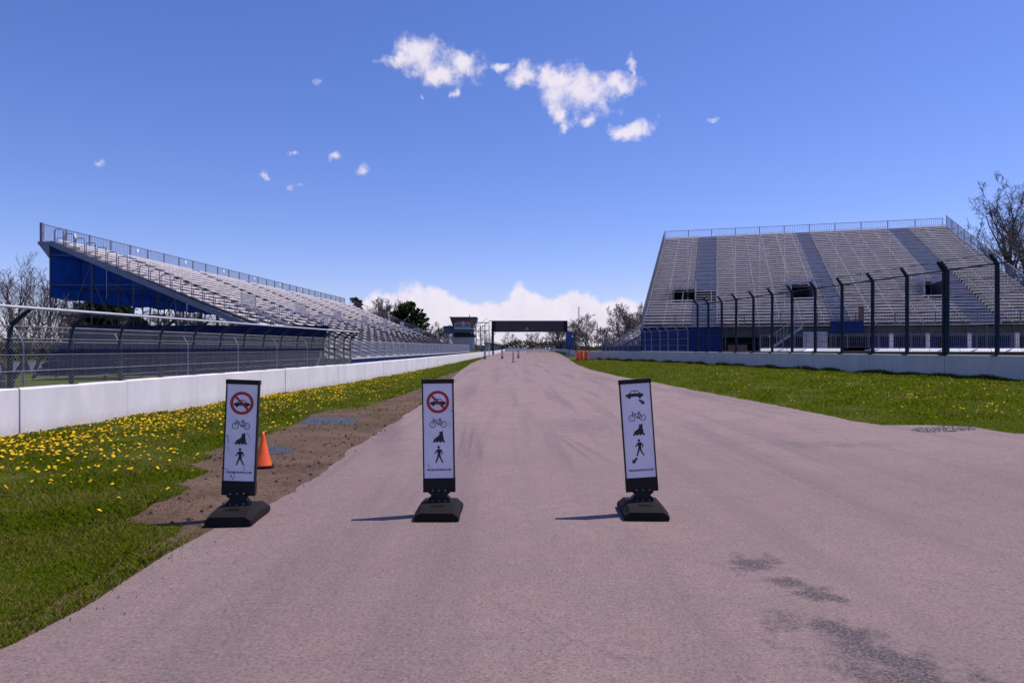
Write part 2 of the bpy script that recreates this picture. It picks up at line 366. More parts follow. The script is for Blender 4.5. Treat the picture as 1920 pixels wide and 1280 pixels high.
# ------------------------------------------------------------------ the ground
gx = np.concatenate([[-900,-300,-120,-60,-30,-15,-5,0,1.5], np.arange(2,13.6,.4), [15,20,30,60,120,300,900]])
gy = np.concatenate([[-60,-20], np.arange(0,120,10), [150,200,300,500,900,1500]])
m_ = MB(); nx = len(gx)
m_.v = [(x, y, float(g(x))) for y in gy for x in gx]
m_.f = [(j*nx+i, j*nx+i+1, (j+1)*nx+i+1, (j+1)*nx+i) for j in range(len(gy)-1) for i in range(nx-1)]
tag(m_.build('lawn_ground', LAWN), 'green lawn on both sides of the asphalt track', None, None, 'structure')

LE = [at(*q) for q in ((0,1203),(130,1138),(285,1041),(382,990),(481,935),(600,871),(700,810),(792,755),(835,716),(860,696),(880,682),(910,670),(935,661))]
LE = [(-4.6,-20),(-3.6,0)] + LE + [(-2.6,330),(-2.6,332)]
RE = [at(*q) for q in ((1920,814),(1830,801),(1740,797),(1663,797),(1600,789),(1560,779),(1500,768),(1400,749),(1300,731),(1237,718),(1160,705),(1110,693),(1085,684),(1072,676),(1062,670),(1050,664),(1040,660.5))]
RE = [(60,-20),(60,6.0),(24,9.0)] + RE + [(17,332)]
def XL(y): return np.interp(y, [q[1] for q in LE], [q[0] for q in LE])
def XR(y): return np.interp(y, [q[1] for q in RE], [q[0] for q in RE])
rng = np.random.default_rng(4)
ys = np.concatenate([np.arange(-20,3,1.), np.arange(3,30,.12), np.arange(30,90,.6), np.arange(90,333,4)])
NC = 40; m_ = MB()
jl = np.convolve(rng.normal(0,1,len(ys)+6), np.ones(7)/7, 'valid')*.06; jr = np.convolve(rng.normal(0,1,len(ys)+6), np.ones(7)/7, 'valid')*.09
for i, y in enumerate(ys):
    a, b = float(XL(y))+jl[i], float(XR(y))+jr[i]
    for k in range(NC+1):
        f = k/NC; x = a+(b-a)*f; m_.v.append((x, y, float(g(x))+(.016 if 0 < k < NC else .002)))
m_.f = [(j*(NC+1)+i, j*(NC+1)+i+1, (j+1)*(NC+1)+i+1, (j+1)*(NC+1)+i) for j in range(len(ys)-1) for i in range(NC)]
tag(m_.build('asphalt_track', ASPH), 'wide weathered asphalt race track', None, None, 'structure')

def blob_sheet(name, pts, z, material, jit=.05, sub=10, seed=1):
    r = random.Random(seed); P = []
    n = len(pts)
    for i in range(n):
        a, b = pts[i], pts[(i+1)%n]
        for k in range(sub):
            f = k/sub; P.append((a[0]+(b[0]-a[0])*f+r.gauss(0,jit), a[1]+(b[1]-a[1])*f+r.gauss(0,jit)))
    me = bpy.data.meshes.new(name); import bmesh
    bm = bmesh.new(); vs_ = [bm.verts.new((x,y,z)) for x,y in P]
    es = [bm.edges.new((vs_[i], vs_[(i+1)%len(vs_)])) for i in range(len(vs_))]
    bmesh.ops.triangle_fill(bm, use_beauty=True, edges=es)
    for f in bm.faces:
        if f.normal.z < 0: f.normal_flip()
    bm.to_mesh(me); bm.free(); return link(name, me, material), P
DP = [at(*q) for q in ((222,979),(290,948),(362,916),(330,908),(390,886),(360,873),(398,857),(378,850),(424,838),(480,822),(529,806),(557,794),(585,777),(613,770),(686,763),(711,755),(782,731),(818,711),(849,698),(864,694))]
DR = [(float(XL(y))+.25, y) for y in (44,36,30,24,19,16,13,11,9.4,8.2,7.2,6.5,6.1)]
dirt, DPOLY = blob_sheet('dirt_verge', DP+DR, .007, DIRT, .03, 8, 3)
tag(dirt, 'strip of bare brown dirt between lawn and track', None, None, 'structure')
ye = np.arange(2.5,42,.1); we = .10+.16*np.abs(np.convolve(rng.normal(0,1,len(ye)+8), np.ones(9)/9, 'valid'))*1.6
m_ = MB(); m_.v = [(float(XL(y))+o_, float(y), z_) for y, ww in zip(ye, we) for o_, z_ in ((-float(ww),.004),(.10,.0045))]; m_.f = [(2*i,2*i+1,2*i+3,2*i+2) for i in range(len(ye)-1)]
tag(m_.build('soil_edge', DIRT), 'thin crumbly soil edge between asphalt and lawn', None, None, 'structure')
def puddle(px0, px1, py0, py1, seed):
    r = random.Random(seed); cx, cy = (px0+px1)/2, (py0+py1)/2; pts = []
    for k in range(22):
        t_ = 2*math.pi*k/22; q = .75+.35*r.random()
        pts.append(at(cx+(px1-px0)/2*math.cos(t_)*q, cy-(py1-py0)/2*math.sin(t_)*q))
    o, _ = blob_sheet('puddle', pts, .011, WATER, .01, 3, seed); return o
tag(puddle(556,674,782,799,5), 'long shallow puddle on the dirt at the lawn edge', None, None, 'structure')
tag(puddle(492,548,836,853,6), 'small shallow puddle on the dirt behind the cone', None, None, 'structure')
m_ = MB(); m_.v = [(-140,39,.03),(-29.5,39,.03),(-31,52,.03),(-44,72,.03),(-140,84,.03)]; m_.f = [(0,1,2,3,4)]
tag(m_.build('lake_water', WATER), 'patch of lake water beyond the fences', None, None, 'structure')
# seam and cobbled drain by the right lawn
def stones():
    r = random.Random(8); m = MB()
    X0, Y0 = at(1767, 807)
    for _ in range(150):
        a = r.random()*6.283; q = math.sqrt(r.random()); x = X0+q*math.cos(a)*.52; y = Y0+q*math.sin(a)*.30; s = r.uniform(.018,.042); z = float(g(x))+.012
        k = 6; ph = r.random()*6
        lo = [(x+s*math.cos(ph+6.283*j/k)*r.uniform(.8,1.2), y+s*math.sin(ph+6.283*j/k)*r.uniform(.7,1.1), z) for j in range(k)]
        hi = [(x+(p[0]-x)*.6, y+(p[1]-y)*.6, z+s*r.uniform(.5,.9)) for p in lo]
        m.add(lo+hi, [tuple(range(k,2*k))]+[(j,(j+1)%k,k+(j+1)%k,k+j) for j in range(k)])
    return m.build('drain_stones', mat('pale_drain_stone', (.28,.25,.21), .85, 0, .4, 25))
tag(stones(), 'patch of pale rubble stones sunk in the asphalt by the lawn', None, None, 'stuff')

# ------------------------------------------------------------------ barrier walls
def wall(name, label, pts, cuts, h, th, material, joint=.018):
    """pts: plan polyline of the track face; cuts: joint positions along Y; th>0 thickens to the left of the direction of travel"""
    root = thing(name, label, 'wall', (pts[0][0], pts[0][1], float(g(pts[0][0]))))
    inv = Matrix.Translation(-Vector(root.location))
    Yp = [q[1] for q in pts]; Xp = [q[0] for q in pts]
    r = random.Random(len(pts))
    for a, b in zip(cuts[:-1], cuts[1:]):
        ya, yb = a+joint/2, b-joint/2
        pa, pb = (float(np.interp(ya,Yp,Xp)),ya), (float(np.interp(yb,Yp,Xp)),yb)
        d = Vector((pb[0]-pa[0], pb[1]-pa[1])).normalized(); n = Vector((-d.y, d.x))*th
        off = r.uniform(-.012,.012)*(1 if th > 0 else -1); dz = r.uniform(-.008,.008)
        m = MB(); c = .025
        sec = [(0,-.25),(0,h-c),(c/abs(th),h),(1-c/abs(th),h),(1,h-c),(1,-.25)]
        V = []
        for q in (pa, pb):
            z0 = float(g(q[0]))
            V += [(q[0]+n.x*f-n.x/abs(th)*off, q[1]+n.y*f, z0+z+(dz if z > 0 else 0)) for f, z in sec]
        k = 6; fs = [tuple(range(k)), tuple(reversed(range(k,2*k)))]+[(i,k+i,k+(i+1)%k,(i+1)%k) for i in range(k)]
        if th < 0: fs = [tuple(reversed(f)) for f in fs]
        m.add(V, fs); o = m.build('wall_panel', material, root); o.matrix_parent_inverse = inv
    return root
WL = [(-10.03+.0877*y, y) for y in (2, 12, 31.5)] + [(-6.55,45),(-5.95,70),(-5.45,100),(-4.6,150),(-4.0,230),(-3.4,330)]
def XWL(y): return np.interp(y, [q[1] for q in WL], [q[0] for q in WL])
wall('concrete_wall', 'low white sunlit concrete wall with black joints beside dandelion lawn', WL, [2,5.5,9,12.4,15.4,19.6,23.9,29.3,31.5,37,43,50,58,66,75,85,96,108,122,140,160,185,210,240,270,300,330], .87, .32, WALLW)
def wr(px):
    r = (px-960)/F; Y = .78*29.85/(.183+r); return (r*Y, Y)
WR = sorted([wr(q) for q in (2600,2200,1920,1771,1600,1400,1249,1180,1110,1096)], key=lambda q: q[1])
cr = [wr(q)[1] for q in (2600,2200,1990,1771,1630,1523,1445,1349,1249,1210,1165,1130,1096)]
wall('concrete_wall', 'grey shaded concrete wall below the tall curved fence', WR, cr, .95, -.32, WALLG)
WF = [(9.3,103),(12.6,160),(18.6,290)]
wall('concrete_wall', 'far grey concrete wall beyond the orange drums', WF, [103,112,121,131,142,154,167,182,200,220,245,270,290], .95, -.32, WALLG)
m_ = MB()
ew = thing('concrete_wall', 'far white wall crossing the end of the track', 'wall', (7,331,0))
for k in range(16):
    MB().box(-11.0+k*2.0, -.3, -.2, -11.0+k*2.0+1.97, .2, 1.15).build('wall_panel', WALLW, ew)

# ------------------------------------------------------------------ wire fences on the walls
def fence(name, label, plan, ph, arm, arm_dir, mesh_kind, material, pr, wire=.004, sp=.075, cable_mat=None, mesh_mat=None, zbase=.87, double=(), toprail=.03, cables=(), bend=.014):
    root = thing(name, label, 'fence', (plan[0][0], plan[0][1], float(g(plan[0][0]))+zbase))
    inv = Matrix.Translation(-Vector(root.location))
    def P(q, z): return Vector((q[0], q[1], float(g(q[0]))+zbase+z))
    n = len(plan)
    dirs = []
    for i in range(n):
        a, b = plan[max(i-1,0)], plan[min(i+1,n-1)]; d = Vector((b[0]-a[0], b[1]-a[1])).normalized(); dirs.append(Vector((d.y,-d.x,0))*arm_dir)
    for i, q in enumerate(plan):
        for off in ((0,.16) if i in double else (0,)):
            sh = Vector((dirs[i].y, -dirs[i].x, 0))*off
            m = MB(); b0 = P(q,-.02)+sh; b1 = P(q,ph)+sh; tip = b1+dirs[i]*arm[0]+Vector((0,0,arm[1])); 
            m.tube([b0, b1-Vector((0,0,.10)), b1+dirs[i]*.03, tip], [pr,pr,pr*.97,pr*.8], 8)
            m.box(b0.x-pr*2, b0.y-pr*2, b0.z-.01, b0.x+pr*2, b0.y+pr*2, b0.z+.025)
            o = m.build('post', material, root, smooth=False); o.matrix_parent_inverse = inv
    m = MB()
    tips = [P(q,ph)+dirs[i]*arm[0]+Vector((0,0,arm[1])) for i, q in enumerate(plan)]
    m.tube(tips, toprail, 6); o = m.build('top_rail', cable_mat or material, root); o.matrix_parent_inverse = inv
    m = MB()
    for z in cables: m.tube([P(q,z)+dirs[i]*.05 for i, q in enumerate(plan)], .009, 4)
    m.tube([P(q,ph-.02)+dirs[i]*.04 for i, q in enumerate(plan)], bend, 5)
    o = m.build('cable', mesh_mat or material, root); o.matrix_parent_inverse = inv
    # the wire mesh itself, wire by wire
    L = [0]
    for i in range(n-1): L.append(L[-1]+math.hypot(plan[i+1][0]-plan[i][0], plan[i+1][1]-plan[i][1]))
    def Q(s_, z):
        x = float(np.interp(s_, L, [q[0] for q in plan])); y = float(np.interp(s_, L, [q[1] for q in plan]))
        return (x+dirs[0].x*.045, y+dirs[0].y*.045, float(g(x))+zbase+z)
    m = MB(); T = L[-1]; H = ph-.03
    def wire_(a, b): m.tube([a, b], wire, 3, False)
    if mesh_kind == 'diamond':
        k = -H
        while k < T:
            for sgn in (1,-1):
                s0, s1 = (k, k+H) if sgn > 0 else (k+H, k)
                z0, z1 = 0, H
                lo, hi = min(s0,s1), max(s0,s1)
                if lo < 0 or hi > T:
                    f0 = (0-s0)/(s1-s0); f1 = (T-s0)/(s1-s0); fa, fb = max(0,min(f0,f1)), min(1,max(f0,f1))
                    if fb <= fa: continue
                    z0, z1 = H*fa, H*fb; s0, s1 = s0+(s1-s0)*fa, s0+(s1-s0)*fb
                if abs(s1-s0) > .02: wire_(Q(s0,z0), Q(s1,z1))
            k += sp
    else:
        s_ = 0
        while s_ < T: wire_(Q(s_,0), Q(s_,H)); s_ += sp
        z = .1
        while z < H:
            m.tube([(P(q,z)+dirs[i]*.045) for i, q in enumerate(plan)], wire, 3, False); z += sp*2
    o = m.build('wire_mesh', mesh_mat or material, root); o.matrix_parent_inverse = inv; o['kind'] = 'stuff'
    return root
lf = [(x-.16, y) for x, y in [(-10.03+.0877*y, y) for y in (8.0,9.45,10.9,12.38,13.9,15.4,16.9,18.4,19.8,21.2,22.55,23.9,25.3,26.7,27.95,29.3,30.5,31.4)]]
fence('wire_fence', 'chain-link fence with inward bent posts on white wall', lf, 1.15, (.42,.30), 1, 'diamond', POSTM, .046, .0019, .075, mat('bright_rail', (.6,.6,.63), .45, .1, .1, 3), WIRE, .87, (), .028, (.3,.6,.9))
lb = [(x-1.9, y+.5) for x, y in [(-10.03+.0877*y, y) for y in (8.6,11.5,14.4,17.6,20.8,24,27.2,30.4)]]
fence('wire_fence', 'thin pale fence with outward bent posts behind chain-link fence', lb, 1.75, (.16,.22), -1, 'square', POSTL, .02, .002, .3, POSTL, POSTL, 0., (), .010, (.9,))
rt = [(wr(q)[0]+.16, wr(q)[1]) for q in (2150,2010,1862,1769,1694,1630,1573,1523,1480,1443,1408,1376,1349,1324,1304)]
fence('wire_fence', 'tall dark debris fence with bent post tops on grey wall', rt, 3.55, (.32,.34), -1, 'square', POSTM, .085, .0024, .16, POSTL, POSTM, .95, (3,), .014, (.6,1.2,1.8,2.4,3.0), .034)
rl = [(wr(q)[0]+.16, wr(q)[1]) for q in (1286,1267,1249,1234,1218,1206,1194,1184,1174,1165,1156,1148,1140,1133,1126,1119,1112)]
fence('wire_fence', 'lower grey fence with bent posts in front of blue tarpaulin', rl, 1.75, (.45,.32), -1, 'square', POSTL, .03, .0025, .16, POSTL, POSTL, .95, (), .022, (.5,1.0))
fl_ = [(float(XWL(y))-.15, y) for y in range(128, 262, 8)]
fence('wire_fence', 'far fence hung with dark blue mesh past the gantry, beside white wall', fl_, 2.0, (.3,.3), 1, 'square', POSTM, .04, .003, .4, POSTM, POSTM, .87)
fr_ = [(float(np.interp(y,[103,160,290],[9.3,12.6,18.6]))+.16, y) for y in range(104, 290, 9)]
fence('wire_fence', 'far fence hung with dark blue mesh above the far grey wall', fr_, 2.1, (.35,.3), -1, 'square', POSTM, .04, .003, .4, POSTM, POSTM, .95)
fe_ = [(-6+2.6*k, 331.2-.001*k) for k in range(13)]
fence('wire_fence', 'distant fence along the white wall at track end', fe_, 1.6, (.05,.1), -1, 'square', POSTM, .05, .005, .3, POSTM, POSTM, 1.12)

# dark debris netting laced to two of the far fences
NET = mat('blue_grey_netting', (.055,.085,.13), .7, 0, .25, .7)
def netting(plan, z0, z1, label, cat='netting'):
    m = MB(); n = len(plan)
    for th in (0,.02):
        for q in plan: m.v += [(q[0]+th, q[1], float(g(q[0]))+z0), (q[0]+th, q[1], float(g(q[0]))+z1)]
    for i in range(n-1): m.f += [(2*i,2*i+2,2*i+3,2*i+1), (2*n+2*i,2*n+2*i+1,2*n+2*i+3,2*n+2*i+2)]
    tag(m.build('debris_netting', NET), label, cat)
netting([(q[0]-.1,q[1]) for q in fl_], .9, 2.75, 'dark blue netting tied to the fence left of the gantry')
netting([(q[0]+.12,q[1]) for q in fr_], .97, 3.0, 'dark blue netting tied to the fence right of the gantry')

# ------------------------------------------------------------------ guard rail panels
RAILS = {}
def rail_mesh(L, h=1.1, sp=.16, bar=.013, post=.055):
    key = (round(L,3), h, sp)
    if key in RAILS: return RAILS[key]
    m = MB()
    for x in (0.02, L-.02): m.box(x-post/2-.005, -post/2, 0, x+post/2+.005, post/2, h+.03)
    m.box(.02, -.022, h-.04, L-.02, .022, h+.012); m.box(.02, -.016, .10, L-.02, .016, .135)
    k = max(1, int(L/sp))
    for i in range(1, k): x = i*L/k; m.box(x-bar, -bar*.8, .12, x+bar, bar*.8, h-.02)
    me = m.mesh('guard_rail'); RAILS[key] = me; return me
def rail_line(parent, x0, x1, y, z, L=2.4, h=1.1, along='x', material=RAILD, sp=.16):
    n = max(1, round(abs(x1-x0)/L)); l = (x1-x0)/n
    me = rail_mesh(abs(l), h, sp)
    for i in range(n):
        a = x0+i*l
        if along == 'x': link('guard_rail', me, material, parent, (a, y, z))
        else: link('guard_rail', me, material, parent, (y, a, z), R(90))

def rake_rail(parent, x, rows, y0, dep, z0, rise, per=3, h=1.1, material=RAILD):
    """stepping balustrade up one end of a stand, one panel for each few rows"""
    i = 0
    while i < rows:
        k = min(per, rows-i); m = MB()
        ya, yb = 0, k*dep; za, zb = 0, k*rise
        for y, z in ((.02,za),(yb-.02,zb)): m.box(-.02, y-.02, z-.1, .02, y+.02, z+h)
        m.beam((0,ya,za+h),(0,yb,zb+h),.04,.05); m.beam((0,ya,za+.1),(0,yb,zb+.1),.03,.04)
        nb = int(yb/.15)
        for j in range(1, nb):
            f = j/nb; m.box(-.011, yb*f-.011, zb*f+.1, .011, yb*f+.011, zb*f+h)
        m.build('guard_rail', material, parent, (x, y0+i*dep, z0+i*rise)); i += k

# ------------------------------------------------------------------ grandstands (local x along the rows, y to the back, z up)
def stand(root, rows, dep, rise, z0, y0, length, aisles, vomit, zg=0., riser=.62, gap=.49):
    """aisles: [(x0,x1)]; vomit: [(x0,x1,row0,row1)] openings in the seating"""
    benches = {}
    for i in range(rows):
        y = y0+i*dep; z = z0+i*rise
        edges = [0.0]+[e for a in aisles for e in a]+[length]
        segs = [(edges[k], edges[k+1]) for k in range(0, len(edges), 2)]
        out = []
        for a, b in segs:
            cuts = sorted([(v[0], v[1]) for v in vomit if v[2] <= i < v[3] and v[0] < b and v[1] > a]); s_ = a
            for c0, c1 in cuts:
                if c0-s_ > .3: out.append((s_, c0))
                s_ = c1
            if b-s_ > .3: out.append((s_, b))
        for a, b in out:
            l = round(b-a-.06, 2)
            if l not in benches:
                m = MB(); m.box(0,-.15,.37,l,.14,.41); m.box(0,-.152,.325,l,-.13,.372)
                for k in range(int(l/1.8)+1):
                    x = min(l-.06, .03+k*1.8); m.box(x, -.03, .02, x+.05, .03, .37)
                m.box(0,.17,.33,l,.185,.40) if False else None
                benches[l] = m.mesh('bench')
            link('bench', benches[l], ALU, root, (a+.03, y+dep*.72, z))
        # foot boards run through, open below
        full = [(0, length)]
        for v in vomit:
            if v[2] <= i < v[3]:
                nf = []
                for a, b in full:
                    if v[0] > a and v[1] < b: nf += [(a, v[0]), (v[1], b)]
                    else: nf.append((a, b))
                full = nf
        m = MB()
        for a, b in full:
            m.box(a, 0, -.045, b, dep*gap, -.004); m.box(a, dep*.52, -.045, b, dep*.93, -.004)
            m.box(a, dep*.94, .0, b, dep*.97, rise*riser)
        m.build('foot_board', ALU if i % 2 else ALU_F, root, (0, y, z))
    for a, b in aisles:
        m = MB()
        for i in range(rows):
            y = y0+i*dep; z = z0+i*rise
            if any(v[2] <= i < v[3] and v[0] < b-.1 and v[1] > a+.1 for v in vomit): continue
            m.box(a+.02, y+.01, z+.0, b-.02, y+dep*.98, z+.035); m.box(a+.02, y+dep*.5, z+.03, b-.02, y+dep*.98, z+rise*.5)
        m.build('aisle_stair', STEP, root)['kind'] = 'stuff'

def scaffold(root, length, y0, y1, zfun, zg, dx=2.6, dy=2.4, name='scaffold_frame'):
    n = int(length/dx); ny = max(2, int((y1-y0)/dy))
    for i in range(n+1):
        x = length*i/n; m = MB()
        ysn = [y0+(y1-y0)*k/ny for k in range(ny+1)]
        for k, y in enumerate(ysn):
            zt = zfun(y)-.12
            if zt < zg+.3: continue
            m.box(x-.035, y-.035, zg, x+.035, y+.035, zt)
            m.box(x-.12, y-.12, zg-.02, x+.12, y+.12, zg+.03)
        z = zg+1.8
        while z < zfun(y1)-.3:
            ya = next((y for y in np.arange(y0, y1, .1) if zfun(y)-.15 > z), None)
            if ya is not None: m.beam((x,ya,z),(x,y1,z),.05)
            z += 1.9
        for k in range(ny):
            za, zb = zg+.2, zfun(ysn[k])-.2
            if zb-za > .8: m.beam((x+.03,ysn[k],za),(x+.03,ysn[k+1],zb),.04) if k % 2 else m.beam((x+.03,ysn[k+1],za),(x+.03,ysn[k],zb),.04)
        m.beam((x,y0,zfun(y0)-.15),(x,y1,zfun(y1)-.15),.08,.16)
        m.build(name, SCAF, root)
    for y in [y0+(y1-y0)*k/3 for k in range(1,4)]:
        m = MB(); z = zg+1.8
        while z < zfun(y)-.2: m.beam((0,y,z),(length,y,z),.05); z += 1.9
        for i in range(0, n, 2):
            xa, xb = length*i/n, length*(i+1)/n; m.beam((xa,y+.04,zg+.1),(xb,y+.04,zfun(y)-.2),.04)
        if m.v: m.build('ledger', SCAF, root)

# ---- left stand
UL = Vector((.05,1,0)).normalized(); rzL = math.atan2(UL.y, UL.x)
ls = thing('grandstand', 'long sunlit aluminium grandstand with blue tarpaulin and hoop rails', 'grandstand', (-10.0,42.6,0), rzL)
LROWS, LD, LRI, LZ, LY, LLEN = 25, .70, .294, 1.05, 1.8, 66.0
la = [(6+10.6*k, 7.2+10.6*k) for k in range(6)]
lv = [(5.4+10.6*k, 7.8+10.6*k, 7, 11) for k in range(6)]
stand(ls, LROWS, LD, LRI, LZ, LY, LLEN, la, lv)
ytop = LY+LROWS*LD; ztop = LZ+LROWS*LRI
zf = lambda y: 1.0 if y < LY else LZ+(y-LY)/LD*LRI
scaffold(ls, LLEN, .3, ytop+.2, zf, 0., 2.75, 2.5)
MB().box(0,0,.88,LLEN,LY+.05,.98).build('front_walkway', ALU_F, ls)
MB().box(0,ytop,ztop-.08,LLEN,ytop+.9,ztop-.01).build('top_walkway', ALU_F, ls)
rail_line(ls, 0, LLEN, .06, .98, 2.4, 1.05, material=STEEL)
rail_line(ls, 0, LLEN, ytop+.85, ztop, 2.4, 1.15)
for k in range(28):                          # blue skirt below the front walkway, one sheet a bay
    a = LLEN*k/28; MB().box(a+.01,.05,.03,a+LLEN/28-.01,.07,.87).build('tarpaulin', BLUE, ls)
r = random.Random(3)
for k in range(12):                          # back screen seen from below, wavy sheets
    a, b = LLEN*k/12+.02, LLEN*(k+1)/12-.02; m = MB(); n = 14; ph = r.random()*6
    for j in range(n+1):
        x = a+(b-a)*j/n; wv = .012*math.sin(ph+j*1.3)
        for (y_, z_) in ((ytop+.15+wv, ztop-.25), (ytop+.15+wv*1.6, 6.2), (ytop+.15+wv*.6, 4.75+.07*math.sin(ph+j*.8))):
            m.v.append((x,y_,z_))
    m.f = [(3*j+q,3*j+q+1,3*j+q+4,3*j+q+3) for j in range(n) for q in (0,1)]
    m.build('tarpaulin', TARPT, ls)
for x in (-.06, LLEN+.06):                   # end stringers with the kicked-out back bracket
    m = MB(); m.beam((x,LY-.2,LZ-.16),(x,ytop+.1,ztop-.14),.10,.34); m.beam((x,ytop+.1,ztop-.14),(x,ytop+.95,ztop-.12),.08,.2)
    m.add([(x-.04,ytop+.2,ztop-1.1),(x-.04,ytop+.9,ztop-.2),(x-.04,ytop+.2,ztop-.2),(x+.04,ytop+.2,ztop-1.1),(x+.04,ytop+.9,ztop-.2),(x+.04,ytop+.2,ztop-.2)],
          [(0,1,2),(5,4,3),(0,3,4,1),(1,4,5,2),(2,5,3,0)])
    m.build('stringer', STRING, ls)
for i in range(LROWS):                       # hoop rails up the near end
    y = LY+i*LD; z = LZ+i*LRI; m = MB()
    pts = [(.05,y+.06,z),(.05,y+.06,z+.95)]+[(.05,y+.06+.11*(1-math.cos(q)),z+.95+.11*math.sin(q)) for q in (R(45),R(90))]
    pts += [(.05,y+LD-.16,z+1.06)]+[(.05,y+LD-.16+.11*math.sin(q),z+.95+.11*math.cos(q)) for q in (R(45),R(90))]+[(.05,y+LD-.05,z+.02)]
    m.tube(pts, .03, 6); m.beam((.05,y+.06,z+.5),(.05,y+LD-.05,z+.5),.03); m.build('hoop_rail', RAILD, ls)
rake_rail(ls, LLEN-.05, LROWS, LY, LD, LZ, LRI, 3, 1.05)
MB().box(0,ytop+.74,ztop,.16,ytop+.9,ztop+1.2).build('corner_post', RAILD, ls)
for v in lv:
    y0_ = LY+v[2]*LD; z0_ = LZ+v[2]*LRI; z1_ = LZ+v[3]*LRI; y1_ = LY+v[3]*LD
    for x in (v[0], v[1]): link('guard_rail', rail_mesh(round(y1_-y0_,3),1.0,.16), STEEL, ls, (x,y0_,z0_+.35), R(90))
    link('guard_rail', rail_mesh(round(v[1]-v[0],3),1.05,.13), STEEL, ls, (v[0],y1_,z1_+.1))
    m = MB(); m.box(v[0],y0_,z0_-.95,v[1],y1_+1,z0_-.9); m.build('vomitory_floor', ALU_F, ls)
for k in range(9):                           # small seat number plates on the top rail
    MB().box(3+7.2*k, ytop+.78, ztop+.75, 3.25+7.2*k, ytop+.8, ztop+1.0).build('number_plate', WHITE, ls)

# ---- low navy bleacher in front of the near end of the left stand
nb = thing('low_bleacher', 'low navy blue plank bleacher behind the chain-link fence', 'bleacher', (-23.6,33.6,0), R(3))
for i in range(9):
    m = MB(); y = i*.42; z = .28+i*.29
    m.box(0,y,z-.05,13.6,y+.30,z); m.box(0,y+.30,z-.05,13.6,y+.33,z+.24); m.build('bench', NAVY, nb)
for x in (0.,3.4,6.8,10.2,13.6):
    m = MB(); m.beam((x,0,.1),(x,3.8,2.55),.09); m.beam((x,3.8,0),(x,3.8,2.6),.08); m.beam((x,.1,0),(x,.1,.25),.08); m.beam((x,1.9,0),(x,1.9,1.3),.08); m.build('frame', SCAF, nb)

# ---- right stand
UR = Vector((.958,-.2874,0)).normalized(); rzR = math.atan2(UR.y, UR.x)
rs = thing('grandstand', 'tall aluminium grandstand facing the track bend with three dark openings', 'grandstand', (12.1,63.5,.36), rzR)
RROWS, RD, RRI, RZ, RLEN = 42, 29.2/42, 12.7/42, 3.19, 33.0
ra = [(4.4,6.6),(16.2,17.8),(26.6,28.8)]
def ts(px, py):
    r_ = (px-960)/F; A = np.array([[.958+.2874*r_, .2874-.958*r_],[ (py-HOR)/F*0, 0]]);
    # solve X(t,b)=rY(t,b) and (z-1.6)=k Y with z = 3.55+b*slope
    k = (HOR-py)/F; sl = 12.7/29.2
    M = np.array([[.958+.2874*r_, .2874-.958*r_],[k*.2874, sl-.958*k]]); bv = np.array([r_*63.5-12.1, k*63.5-1.95]); return np.linalg.solve(M, bv)
rv = []
for (x0_,x1_,yt_,yb_) in ((1261,1302,545,566),(1485,1523,537,559),(1734,1766,530,554)):
    tb = ts((x0_+x1_)/2, yb_); tt_ = ts((x0_+x1_)/2, yt_); wd = (x1_-x0_)/F*(63.5-.2874*tb[0]+.958*tb[1])
    rv.append((max(.3,tb[0]-wd/2), tb[0]+wd/2, int(round(tb[1]/RD)), int(round(tt_[1]/RD))))
stand(rs, RROWS, RD, RRI, RZ, 0, RLEN, ra, rv, 0., .16, .40)
ryt = RROWS*RD; rzt = RZ+RROWS*RRI
scaffold(rs, RLEN, .3, ryt, lambda y: RZ+y/RD*RRI, 0., 3.3, 3.2)
MB().box(0,ryt,rzt-.08,RLEN,ryt+1.2,rzt-.01).build('top_walkway', ALU_F, rs)
rail_line(rs, 0, RLEN, ryt+1.15, rzt, 3.0, 1.12, sp=.2)
rake_rail(rs, -.04, RROWS, 0, RD, RZ, RRI, 3, 1.1); rake_rail(rs, RLEN+.04, RROWS, 0, RD, RZ, RRI, 3, 1.25)
rail_line(rs, 0, RLEN, -.08, RZ, 3.0, 1.05, sp=.2)
for x in (-.14, RLEN+.14):
    m = MB(); m.beam((x,-.1,RZ-.2),(x,ryt+.1,rzt-.2),.1,.36); m.build('stringer', STRING, rs)
for v in rv:
    y0_, y1_ = v[2]*RD, v[3]*RD; z0_, z1_ = RZ+v[2]*RRI, RZ+v[3]*RRI
    for x in (v[0]-.05, v[1]+.05): link('guard_rail', rail_mesh(round(y1_-y0_+.9,3),1.9,.12), STEEL, rs, (x,y0_-.3,z0_+.1), R(90))
    link('guard_rail', rail_mesh(round(v[1]-v[0],3),1.05,.13), STEEL, rs, (v[0],y1_,z1_+.05))
    m = MB(); m.box(v[0],y0_-.05,z0_-1.2,v[0]+.04,y1_,z1_-.05); m.box(v[1]-.04,y0_-.05,z0_-1.2,v[1],y1_,z1_-.05); m.box(v[0],y0_,z0_-1.25,v[1],y1_+1.5,z0_-1.2); m.build('vomitory', SCAF, rs)
MB().box(0,5.0,0,RLEN,5.06,5.0).build('inner_shade_sheet', SHADE_SHEET, rs)  # dark sheet added so the space below the seats reads as shade
for k in range(11): MB().box(k*3,ryt+.1,0,k*3+2.96,ryt+.14,rzt-.2).build('back_shade_sheet', SHADE_SHEET, rs)  # sheets added behind the rows to keep sky out of the gaps
for k in range(5):                           # blue sheets closing the front and the end of the understructure
    a = 7.0*k/5; MB().box(a,-.1,.02,a+1.38,-.07,RZ-.18+.03*(k%2)).build('tarpaulin', BLUE, rs)
for x in (.04, RLEN-.07): MB().prism([(.2,0),(ryt,0),(ryt,rzt-.35),(.2,RZ-.25)], 'x', x, x+.03).build('end_shade_sheet', SHADE_SHEET, rs)  # dark sheets added to stop light leaking in at both ends
